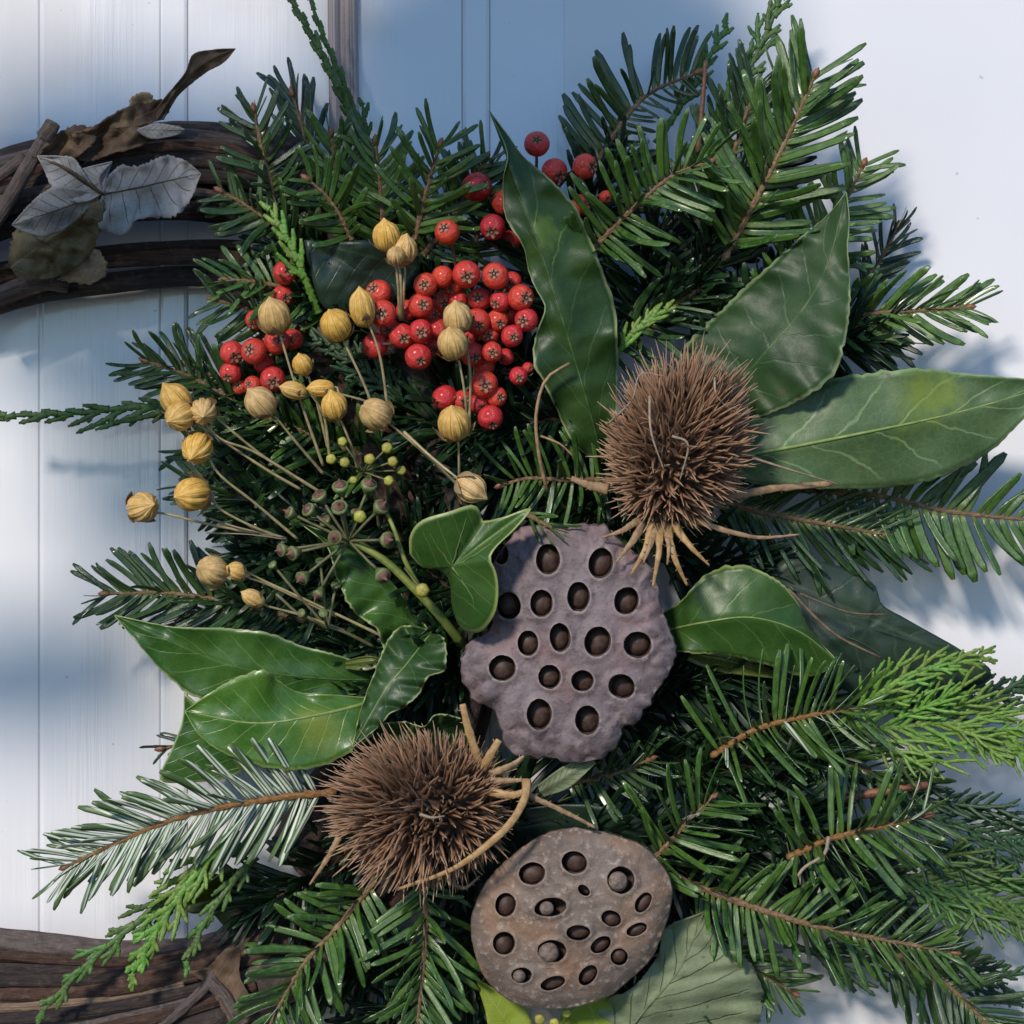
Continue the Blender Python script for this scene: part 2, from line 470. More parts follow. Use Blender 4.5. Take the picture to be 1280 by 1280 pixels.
def leaf(label, mid, left, right, mat, d=200, cup=10, wave=0, wf=4, name='bay_leaf', cat='leaf', group=None, bumpy=4, rib=1.8, ribmat=None, parent=None, N=72, Mh=7, pname='blade', thick=1.3, jag=.055):
    rs = random.Random(sum(map(ord, label)))
    def full(l): return [Vector((p[0], p[1], p[2] if len(p) > 2 else d)) for p in l]
    mid_, le, ri = full(mid), full(left), full(right)
    for e in (le, ri):
        for i, p in enumerate((left if e is le else right)):
            if len(p) < 3: e[i].z = d + cup
    ms, ls, rsd = spline(mid_, N), spline(le, N), spline(ri, N)
    ph = rs.uniform(0, 9); V = []; U = []; A = []; Fc = []
    W = 2 * Mh + 1
    for i in range(N):
        u = i / (N - 1)
        for k in range(W):
            v = (k - Mh) / Mh; e = ls[i] if v < 0 else rsd[i]; q = ms[i].lerp(e, abs(v))
            if abs(v) == 1: q = ms[i].lerp(e, 1 + jag * (nz(u * 34 + ph, v * 3) + .7 * nz(u * 90, v * 5 + ph)) * min(1, 6 * u, 6 * (1 - u)))
            dd = q.z - (cup * abs(v) - cup * v * v if True else 0)
            wv = wave * abs(v) ** 2 * (math.sin(wf * 2 * math.pi * u + ph + (1.3 if v < 0 else 0)) + .5 * math.sin(wf * 3.7 * math.pi * u + ph * 2)) * min(1, 5 * u, 5 * (1 - u))
            bu = bumpy * nz(q.x * .018 + ph, q.y * .018, .3) + bumpy * .35 * nz(q.x * .06, q.y * .06 + ph)
            V.append(P(q.x, q.y, dd + wv + bu)); U.append((u, v * .5 + .5)); A.append(max(abs(v), 0))
    for i in range(N - 1):
        for k in range(W - 1): Fc.append((i * W + k, i * W + k + 1, (i + 1) * W + k + 1, (i + 1) * W + k))
    t = parent or thing(name, label, cat, V[Mh], group)
    me_o = part(pname, V, Fc, mat, t, uv=U, att=A)
    so_ = me_o.modifiers.new('thickness', 'SOLIDIFY'); so_.thickness = thick * K; so_.offset = 0
    if rib:
        path = [V[i * W + Mh] + Vector((0, -K * .4, 0)) for i in range(0, N - 1)]
        v, f, uu = tube(path, [K * rib * (1.15 - .95 * i / (N - 2)) for i in range(N - 1)], 6, .7)
        part('midrib', v, f, ribmat or M['rib'], t if parent is None else me_o, uv=uu)
    return t


def outline_leaf(label, c, outline, mat, d=200, name='ivy_leaf', cat='leaf', base=None, tip=None, bumpy=4, cup=0, group=None, parent=None, pname='blade', veins=None, veinmat='rib_vein', thick=1.3, rough_edge=0, n=72, rings=9):
    """c=(x,y,d) heart of the blade, outline = points round it"""
    rs = random.Random(sum(map(ord, label)) + 5)
    pts = [Vector((p[0], p[1], p[2] if len(p) > 2 else d)) for p in outline]
    pts = spline(pts + [pts[0]], n + 1)[:-1]
    c = Vector((c[0], c[1], c[2] if len(c) > 2 else d))
    base = Vector((*(base or (c.x, c.y)), 0)); tip = Vector((*(tip or (pts[0].x, pts[0].y)), 0))
    ax = tip - base; ln = ax.length or 1; ax = ax / ln; pr = Vector((-ax.y, ax.x, 0)); hw = max(abs((Vector((p.x, p.y, 0)) - base).dot(pr)) for p in pts) or 1
    V = []; U = []; A = []; F = []
    def add(q, r):
        bu = bumpy * nz(q.x * .022 + rs_ph, q.y * .022, .7) + bumpy * .4 * nz(q.x * .07, q.y * .07 + rs_ph)
        V.append(P(q.x, q.y, q.z + bu + cup * (r * r - r))); w_ = Vector((q.x, q.y, 0)) - base
        U.append((w_.dot(ax) / ln, .5 + .5 * w_.dot(pr) / hw)); A.append(r)
    rs_ph = rs.uniform(0, 20)
    add(c, 0)
    for r in range(1, rings + 1):
        x = r / rings
        for i, p in enumerate(pts):
            q = c.lerp(p, x)
            if rough_edge and r == rings: q = c.lerp(p, 1 + rs.uniform(-1, 1) * rough_edge)
            add(q, x)
    for i in range(n): F.append((0, 1 + i, 1 + (i + 1) % n))
    for r in range(rings - 1):
        for i in range(n):
            a = 1 + r * n + i; b = 1 + r * n + (i + 1) % n; F.append((a, a + n, b + n, b))
    t = parent or thing(name, label, cat, P(base.x, base.y, c.z), group)
    o = part(pname, V, F, mat, t, uv=U, att=A)
    so_ = o.modifiers.new('thickness', 'SOLIDIFY'); so_.thickness = thick * K; so_.offset = 0
    for pl in (veins or []):
        # ride on the blade: depth read from the same linear cone
        pa = []
        for x, y in pl:
            best = min(range(len(V)), key=lambda i: (V[i] - P(x, y, c.z)).xz.length_squared if hasattr(V[i], 'xz') else 0)
            pa.append(Vector((P(x, y, c.z).x, V[best].y - K * .5, P(x, y, c.z).z)))
        pa = spline(pa, 14)
        pa = [q + Vector((nz(i * .5, q.x * 90), 0, nz(q.z * 90, i * .5))) * K * 2.5 * min(1, i * .4) for i, q in enumerate(pa)]
        v, f, uu = tube(pa, [K * (1.15 - .95 * i / 13) for i in range(14)], 6, .5); part('vein', v, f, M[veinmat], t if parent is None else o, uv=uu)
    return t


M['rib'] = mat_plain('leaf_midrib', (0.16, 0.24, 0.06), (0.24, 0.32, 0.10), 300, .45, .2)
M['rib_vein'] = mat_plain('ivy_vein', (0.075, 0.14, 0.035), (0.12, 0.19, 0.055), 300, .45, .2)
M['rib_dull'] = mat_plain('ivy_vein_dull', (0.045, 0.07, 0.035), (0.07, 0.10, 0.05), 300, .5, .2)
M['rib_dark'] = mat_plain('leaf_midrib_dark', (0.035, 0.085, 0.02), (0.07, 0.14, 0.035), 300, .4, .2)
M['rib_brown'] = mat_plain('dry_midrib', (0.05, 0.03, 0.015), (0.11, 0.07, 0.03), 300, .7, .3)
PE = (0.30, 0.36, 0.16)
M['lf_dark'] = mat_leaf('bay_leaf_dark', (0.016, 0.048, 0.010), (0.036, 0.082, 0.016), (0.07, 0.13, 0.04), PE, (0.13, 0.22, 0.03), .44, 7, .3, .0, spotat=(.66, .62), spotr=.17, seed=1)
M['lf_deep'] = mat_leaf('curled_leaf_deep', (0.016, 0.050, 0.014), (0.035, 0.085, 0.02), (0.09, 0.15, 0.05), PE, None, .42, 8, .4, .0, seed=21)
M['lf_mid'] = mat_leaf('bay_leaf_green', (0.026, 0.085, 0.014), (0.055, 0.135, 0.022), (0.13, 0.22, 0.06), PE, None, .32, 9, .5, .1, seed=2)
M['lf_bright'] = mat_leaf('bay_leaf_fresh', (0.04, 0.125, 0.016), (0.085, 0.185, 0.025), (0.17, 0.26, 0.07), (0.22, 0.3, 0.1), (0.24, 0.28, 0.05), .3, 10, .5, .12, spotat=(.32, .45), seed=3)
M['lf_grey'] = mat_leaf('bay_leaf_greyish', (0.018, 0.050, 0.014), (0.036, 0.078, 0.026), (0.08, 0.135, 0.06), (0.2, 0.27, 0.13), None, .46, 7, .3, .0, seed=4, spec=.3)
M['lf_under'] = mat_leaf('bay_leaf_underside', (0.060, 0.115, 0.042), (0.095, 0.160, 0.062), (0.22, 0.32, 0.15), (0.2, 0.3, 0.12), (0.22, 0.29, 0.03), .46, 6, .55, .0, spotat=(.62, .28), seed=5)
M['lf_ivy'] = mat_leaf('ivy_leaf_green', (0.026, 0.078, 0.012), (0.046, 0.110, 0.018), (0.10, 0.17, 0.045), (0.30, 0.36, 0.12), None, .42, 6, .45, .1, seed=6)
M['lf_ivyd'] = mat_leaf('ivy_leaf_dark', (0.016, 0.034, 0.022), (0.028, 0.055, 0.030), (0.06, 0.09, 0.05), None, None, .42, 5, .3, .1, seed=7)
M['lf_black'] = mat_leaf('leaf_deep_green', (0.010, 0.024, 0.016), (0.018, 0.040, 0.020), (0.03, 0.06, 0.03), None, None, .36, 7, .3, .1, seed=8)
M['lf_yel'] = mat_leaf('leaf_yellow_green', (0.19, 0.28, 0.025), (0.26, 0.34, 0.04), (0.3, 0.38, 0.12), None, None, .35, 7, .3, .1, seed=9)
M['lf_olive'] = mat_leaf('leaf_olive', (0.06, 0.085, 0.014), (0.10, 0.125, 0.025), (0.15, 0.2, 0.05), None, None, .3, 7, .3, .2, seed=10)
M['lf_sage'] = mat_leaf('leaf_sage', (0.16, 0.20, 0.105), (0.24, 0.285, 0.165), (0.09, 0.115, 0.05), None, (0.03, 0.035, 0.015), .75, 8, .6, .0, 1.0, spotat=(.62, .53), vein_rel=2.2, spotr=.16, seed=11)
M['dry_grey'] = mat_leaf('dry_leaf_grey', (0.30, 0.285, 0.275), (0.45, 0.43, 0.415), (0.06, 0.055, 0.05), None, None, .8, 8, .7, 0, .8, seed=12)
M['dry_brown'] = mat_leaf('dry_leaf_brown', (0.06, 0.038, 0.024), (0.18, 0.115, 0.068), (0.19, 0.14, 0.09), None, (0.22, 0.15, 0.08), .7, 7, .4, 0, .9, spotat=(.5, .5), seed=13)
M['dry_olive'] = mat_leaf('dry_leaf_olive', (0.07, 0.052, 0.024), (0.21, 0.155, 0.07), (0.22, 0.18, 0.1), None, (0.25, 0.2, 0.1), .7, 6, .5, 0, 1.0, spotat=(.3, .4), seed=14)
M['fluff'] = mat_plain('dry_fluff', (0.25, 0.17, 0.10), (0.40, 0.29, 0.18), 700, .9, .6)


# ------------------------------------------------------------------ vine ring
ring = thing('vine_wreath_base', 'ring of twisted brown vine stems carrying the greenery', 'wreath', P(20, 760, 60))


def vine(pts, r, mat, seed, n=70, sides=22, name='vine', ridge=.16):
    path = spline([P(*p) for p in pts], n); rs = random.Random(seed)
    def rf(i, k, a):
        return 1 + ridge * 1.5 * nz(math.cos(a) * 1.8 + seed, math.sin(a) * 1.8, i * .045) + .17 * nz(math.cos(a) * 5 + seed, math.sin(a) * 5, i * .07) + .05 * nz(i * .3, seed)
    rad = [K * r * (1 + .12 * nz(i * .08, seed * 3.1)) for i in range(n)]
    v, f, u = tube(path, rad, sides, .85, rf); part(name, v, f, M[mat], ring, uv=u)


def arc(r, d, a0, a1, wob, seed, k=9):
    rs = random.Random(seed)
    return [(20 + (r + rs.uniform(-wob, wob)) * math.cos(R(a0 + (a1 - a0) * i / (k - 1))), 760 - (r * 1.02 + rs.uniform(-wob, wob)) * math.sin(R(a0 + (a1 - a0) * i / (k - 1))), d + rs.uniform(-wob, wob) * .6) for i in range(k)]


TOPV = [([(-60, 232, 70), (40, 196, 78), (130, 178, 82), (230, 172, 84), (330, 180, 80), (400, 206, 76)], 20, 'vine', 1),
        ([(-60, 262, 112), (40, 228, 112), (150, 206, 110), (260, 200, 108), (350, 226, 96), (430, 270, 80)], 16, 'vine', 2),
        ([(-60, 300, 60), (50, 262, 66), (160, 244, 72), (280, 240, 72), (400, 276, 70), (500, 330, 70)], 24, 'vine', 3),
        ([(-60, 300, 100), (50, 274, 104), (160, 262, 100), (280, 264, 96), (400, 300, 90)], 15, 'vine', 4),
        ([(-60, 352, 74), (50, 334, 78), (130, 322, 80), (260, 318, 80), (390, 342, 80), (480, 390, 80)], 14.5, 'vine_red', 5),
        ([(-60, 398, 60), (40, 370, 62), (130, 355, 60), (250, 346, 58), (380, 370, 60), (470, 420, 60)], 13.5, 'vine', 6)]
TOPV += [([(-60, 222, 112), (40, 196, 110), (120, 170, 108), (220, 168, 102), (320, 186, 96), (400, 220, 90)], 9, 'vine_grey', 22),
         ([(-60, 240, 124), (40, 214, 122), (140, 190, 120), (250, 182, 116), (340, 200, 100)], 8, 'vine_red', 23),
         ([(-60, 282, 128), (60, 246, 124), (170, 226, 118), (280, 222, 112), (370, 250, 100)], 9.5, 'vine', 24),
         ([(-60, 268, 116), (70, 236, 130), (180, 236, 120), (300, 250, 104), (380, 280, 96)], 7, 'vine_grey', 25),
         ([(-60, 344, 92), (70, 322, 96), (180, 308, 92), (300, 306, 90), (400, 330, 84)], 5.5, 'vine', 26)]
BOTX = [([(-60, 1190, 120), (70, 1200, 122), (180, 1202, 120), (300, 1178, 112), (400, 1140, 100)], 7, 'vine_red', 27),
        ([(-60, 1226, 132), (80, 1226, 134), (180, 1218, 130), (290, 1188, 118)], 7.5, 'vine', 28),
        ([(-60, 1280, 138), (80, 1268, 142), (190, 1250, 138), (300, 1222, 124)], 8, 'vine', 29),
        ([(-60, 1312, 138), (90, 1294, 142), (210, 1268, 138), (320, 1232, 124)], 9, 'vine_red', 30)]
for p, r, m_, s in BOTX: vine(p, r, m_, s, ridge=.25)
for p, r, m_, s in TOPV: vine(p, r, m_, s)
vine([(-50, 330, 120), (-5, 275, 138), (25, 225, 152), (46, 190, 160), (62, 163, 166)], 9.5, 'vine_grey', 7, 40, 12)
vine([(-40, 262, 112), (0, 222, 125), (30, 198, 140)], 9, 'vine_grey', 8, 24, 12)
vine([(55, 172, 164), (62, 162, 168), (67, 153, 170)], 11, 'vine_grey', 9, 14, 12, 'knot', .4)
vine([(-40, 392, 100), (10, 362, 104), (50, 352, 100), (85, 356, 90)], 10, 'vine_grey', 10, 24, 12)
BOTV = [([(-60, 1172, 92), (60, 1186, 96), (170, 1192, 96), (290, 1180, 94), (400, 1140, 90), (480, 1080, 80)], 18, 'vine_grey', 11),
        ([(-60, 1206, 110), (60, 1214, 112), (160, 1212, 112), (260, 1192, 108), (380, 1150, 100)], 15, 'vine', 12),
        ([(-60, 1240, 118), (60, 1238, 122), (170, 1226, 122), (270, 1206, 118), (380, 1170, 108)], 19, 'vine_red', 13),
        ([(-60, 1262, 128), (40, 1258, 132), (130, 1248, 132), (230, 1228, 128)], 6.5, 'vine_pale', 14),
        ([(-60, 1296, 120), (60, 1286, 128), (160, 1266, 130), (250, 1244, 126), (360, 1200, 110)], 14, 'vine_grey', 15),
        ([(-60, 1330, 100), (90, 1310, 108), (220, 1284, 110), (330, 1240, 104), (440, 1170, 90)], 30, 'vine', 16),
        ([(-60, 1196, 50), (90, 1206, 56), (230, 1200, 58), (370, 1150, 60), (480, 1070, 60)], 26, 'vine', 17),
        ([(-60, 1256, 40), (80, 1260, 44), (220, 1240, 50), (360, 1190, 50)], 26, 'vine', 20),
        ([(-60, 1318, 60), (80, 1316, 66), (220, 1296, 70), (360, 1240, 70)], 26, 'vine_red', 21),
        ([(190, 1290, 136), (235, 1255, 142), (262, 1228, 140), (278, 1200, 128)], 7, 'vine_grey', 18),
        ([(262, 1225, 140), (285, 1250, 142), (310, 1300, 140)], 8, 'vine_grey', 19)]
for p, r, m_, s in BOTV: vine(p, r, m_, s)
# the rest of the ring, under the greenery
for i, (rr, dd, th) in enumerate(((455, 60, 28), (500, 90, 26), (545, 60, 30), (585, 85, 24), (520, 30, 30), (480, 115, 20), (570, 120, 18))):
    vine(arc(rr, dd, 40, -42, 10, 30 + i), th, ('vine', 'vine_red')[i % 2], 40 + i, 60, 12)
for i, (rr, dd, th) in enumerate(((460, 60, 28), (520, 95, 26), (580, 65, 28))):
    vine(arc(rr, dd, 96, 264, 8, 60 + i), th, 'vine', 70 + i, 70, 12)

# ------------------------------------------------------------------ hanging ribbon
def mat_ribbon():
    m = NT('gauzy_ribbon'); u = m.uv(); s = m.n('SeparateXYZ', None, Vector=u)
    st = m.noise(m.scale(u, (26, .6, 1)), 1.0, 3); wv = m.noise(m.obj(), 1500, 2)
    c = m.mix(m.step(st, .35, .6), (0.22, 0.16, 0.15), (0.45, 0.38, 0.37)); c = m.mix(m.math('MULTIPLY', wv, .35), c, (0.6, 0.53, 0.5))
    m.bump(wv, .4, .0003); return m.done(c, .5)
M['ribbon'] = mat_ribbon()
rb = thing('hanging_ribbon', 'narrow beige brown gauze ribbon hanging down the door from above', 'ribbon', P(428, 200, 20))
V = []; U = []; F = []
for i in range(30):
    y = -260 + i * 16
    for k in range(13):
        x = k / 12
        V.append(P(411 + 36 * x + 1.2 * math.sin(i * .3), y, 8 + 5 * math.sin(x * 9) + 2 * math.sin(x * 21 + i * .15))); U.append((x, i / 29))
for i in range(29):
    for k in range(12): a = i * 13 + k; F.append((a, a + 1, a + 14, a + 13))
o = part('band', V, F, M['ribbon'], rb, uv=U); sd = o.modifiers.new('t', 'SOLIDIFY'); sd.thickness = K * 1.2

# ------------------------------------------------------------------ fir sprigs that show (base -> tip)
fir('long fir sprig with bare pale twig tip at the upper right', [(905, 325, 150), (945, 250, 178), (985, 170, 192), (1018, 96, 196)], 108, None, 'n_mid', ang=(62, 40), el=(-20, 40), tr=4.5, curl=.8)
fir('glossy fir sprig right of the upright bay leaf', [(728, 325, 170), (790, 262, 196), (840, 220, 208), (884, 203, 210)], 84, None, 'n_mid', ang=(78, 50), el=(-12, 40), tr=4)
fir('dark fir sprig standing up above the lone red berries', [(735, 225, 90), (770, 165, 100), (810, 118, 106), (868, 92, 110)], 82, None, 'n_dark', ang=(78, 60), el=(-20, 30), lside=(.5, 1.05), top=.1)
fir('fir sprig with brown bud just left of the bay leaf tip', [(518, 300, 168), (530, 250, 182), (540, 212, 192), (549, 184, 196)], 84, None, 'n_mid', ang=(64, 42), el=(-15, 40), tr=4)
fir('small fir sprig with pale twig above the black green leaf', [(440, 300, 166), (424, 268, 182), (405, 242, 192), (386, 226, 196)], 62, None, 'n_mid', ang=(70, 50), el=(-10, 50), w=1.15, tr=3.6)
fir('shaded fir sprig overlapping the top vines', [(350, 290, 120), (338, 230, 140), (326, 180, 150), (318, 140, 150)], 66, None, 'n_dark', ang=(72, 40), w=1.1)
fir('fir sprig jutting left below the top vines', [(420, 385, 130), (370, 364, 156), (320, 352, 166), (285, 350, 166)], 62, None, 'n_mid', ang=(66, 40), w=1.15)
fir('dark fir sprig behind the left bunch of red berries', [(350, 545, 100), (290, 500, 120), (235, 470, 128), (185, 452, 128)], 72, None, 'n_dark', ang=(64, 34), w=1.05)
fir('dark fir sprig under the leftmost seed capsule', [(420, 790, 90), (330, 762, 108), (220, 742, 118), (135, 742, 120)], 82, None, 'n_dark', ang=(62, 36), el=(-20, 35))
fir('pale fir sprig showing silver banded needle undersides at lower left', [(420, 990, 178), (330, 1000, 196), (215, 1025, 202), (85, 1082, 196)], 92, 84, 'n_mid', under=True, ang=(58, 30), el=(-18, 25), tw='twig_orange', tr=5, top=.12, roll=22, w=.92)
fir('glossy fir sprig hanging below the lower teasel', [(528, 1085, 150), (532, 1150, 168), (528, 1220, 172), (518, 1310, 170)], 84, None, 'n_mid', ang=(62, 46), el=(-20, 35))
fir('fir sprig with bare twig crossing the lower vines', [(470, 1100, 140), (420, 1160, 156), (375, 1212, 164), (335, 1285, 164)], 82, None, 'n_mid', ang=(68, 50), el=(-15, 40), w=1.1)
fir('blackish fir tips peeping left of the lower bay leaves', [(310, 920, 70), (255, 925, 76), (205, 935, 78)], 46, 18, 'n_blue', ang=(65, 25))
fir('curly fir sprig in front of the broad ivy leaf at right', [(890, 945, 160), (945, 912, 190), (1010, 895, 204), (1078, 884, 206)], 92, None, 'n_mid', ang=(80, 58), el=(-25, 55), curl=.2, roll=60, w=.8, tw='twig_orange', tr=4.5)
fir('fir sprig with orange twig below the bright cypress', [(985, 1072, 170), (1040, 1048, 200), (1100, 1034, 208), (1156, 1020, 208)], 92, None, 'n_mid', ang=(78, 52), el=(-25, 50), roll=50, w=.95, tw='twig_orange', tr=4.5)
fir('fir sprig with upward needles right of the mauve pod', [(800, 1090, 160), (835, 1055, 184), (862, 1025, 194), (888, 1000, 198)], 94, None, 'n_mid', ang=(72, 46), el=(-15, 45), roll=30, w=.95)
fir('long fir sprig reaching right below the lower pod', [(840, 1095, 150), (930, 1130, 172), (1030, 1160, 184), (1190, 1190, 184)], 80, None, 'n_mid', ang=(74, 44), el=(-35, 40), roll=35, tr=5)
fir('drooping fir sprig at the bottom right corner', [(1090, 1180, 110), (1160, 1215, 130), (1215, 1260, 136), (1262, 1320, 136)], 84, None, 'n_dark', ang=(62, 40), el=(-20, 35))
fir('fir sprig with hanging needles at the right edge', [(1000, 612, 96), (1100, 620, 112), (1190, 640, 116), (1310, 652, 116)], 92, 50, 'n_mid', ang=(74, 50), el=(-10, 18), tr=4.5, top=.03, w=1.3, roll=12)
fir('shadowed fir sprig under the long pale bay leaf', [(880, 620, 110), (950, 640, 126), (1030, 655, 128), (1105, 668, 124)], 104, None, 'n_dark', ang=(52, 30), el=(-30, 20), w=.75, lside=(1.0, .8), top=.0)
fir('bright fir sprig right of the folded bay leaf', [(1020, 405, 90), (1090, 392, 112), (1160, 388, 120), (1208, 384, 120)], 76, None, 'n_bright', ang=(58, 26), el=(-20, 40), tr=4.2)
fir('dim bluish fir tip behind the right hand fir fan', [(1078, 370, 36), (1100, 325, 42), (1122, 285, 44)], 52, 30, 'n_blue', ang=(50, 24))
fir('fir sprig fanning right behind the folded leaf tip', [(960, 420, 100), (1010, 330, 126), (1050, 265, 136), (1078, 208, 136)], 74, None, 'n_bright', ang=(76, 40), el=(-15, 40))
fir('fir sprig poking out beside the sage leaf', [(890, 1170, 100), (935, 1205, 116), (990, 1240, 120)], 64, None, 'n_mid', ang=(60, 24), el=(-25, 35))
fir('fir sprig in shade left of the upper teasel', [(760, 600, 150), (710, 600, 168), (660, 598, 176), (630, 606, 176)], 74, None, 'n_mid', ang=(84, 60), el=(-15, 40), w=.85)
fir('dark fir sprig behind the seed capsules at left', [(500, 585, 120), (430, 560, 136), (370, 535, 140), (322, 518, 138)], 80, None, 'n_mid', ang=(70, 44), el=(-20, 35))
fir('dark fir sprig lying behind the thin capsule stems', [(430, 665, 104), (360, 640, 120), (300, 622, 126), (250, 610, 122)], 84, None, 'n_dark', ang=(48, 26), el=(-20, 35))
fir('few bluish fir needles beside the hanging ribbon', [(395, 215, 56), (380, 165, 62), (366, 120, 64)], 78, 16, 'n_blue', ang=(28, 14), el=(-25, 25), top=.05)
fir('fir sprig behind the cypress at the very top right', [(860, 300, 96), (905, 220, 110), (930, 150, 116), (945, 110, 116)], 84, None, 'n_dark', ang=(66, 36), el=(-20, 30))
fir('fir sprig below the dark ivy leaf at right', [(980, 900, 110), (1040, 940, 130), (1090, 965, 134), (1140, 985, 130)], 74, None, 'n_mid', ang=(62, 36), roll=40)
fir('few thin fir needles lying on the mauve pod top', [(655, 640, 210), (672, 650, 226), (690, 660, 236)], 48, 7, 'n_mid', ang=(30, 14), el=(-5, 25), w=.8, bud=False, roll=30)
fir('dark fir sprig filling below the mauve pod', [(700, 980, 120), (760, 970, 140), (810, 950, 150)], 70, None, 'n_dark', ang=(70, 40))
fir('dark fir sprig above the upper teasel', [(720, 430, 110), (800, 410, 130), (860, 370, 140)], 78, None, 'n_dark', ang=(70, 40))
fir('fir sprig behind the left end of the bay leaf tip', [(590, 330, 110), (600, 270, 130), (606, 215, 134)], 70, None, 'n_dark', ang=(66, 36))

fir('fir sprig between the rising cypress and brown budded sprig', [(480, 320, 130), (478, 270, 148), (474, 225, 156), (470, 180, 158)], 72, None, 'n_mid', ang=(66, 40), el=(-15, 40), w=1.15)
fir('fir sprig reaching left over the upper vine end', [(400, 320, 120), (350, 285, 146), (310, 258, 154), (278, 240, 154)], 66, None, 'n_dark', ang=(70, 44), w=1.15)
fir('fir sprig pointing right under the bay leaf tip', [(520, 330, 120), (560, 280, 146), (585, 240, 152), (606, 200, 152)], 70, None, 'n_mid', ang=(68, 42), w=1.1)
fir('short fir sprig directly below the hanging ribbon', [(430, 290, 110), (424, 240, 130), (418, 200, 136), (414, 170, 136)], 62, None, 'n_mid', ang=(60, 34), w=1.2)
fir('fir tuft over the right end of the lower top vine', [(400, 420, 120), (350, 400, 146), (310, 385, 152), (270, 375, 150)], 64, None, 'n_dark', ang=(74, 46), w=1.1)
fir('dark fir sprig under the crimson berries at left', [(420, 530, 90), (350, 500, 112), (285, 478, 118), (235, 456, 116)], 74, None, 'n_dark', ang=(66, 40), w=1.05)
fir('dark fir sprig behind the large left capsule', [(420, 620, 90), (350, 590, 108), (290, 570, 112), (240, 555, 110)], 74, None, 'n_dark', ang=(66, 40), w=1.05)
fir('low dark fir sprig above the pointed bay leaf', [(470, 800, 80), (380, 775, 96), (300, 765, 102), (225, 765, 100)], 70, None, 'n_dark', ang=(64, 40), w=1.05)

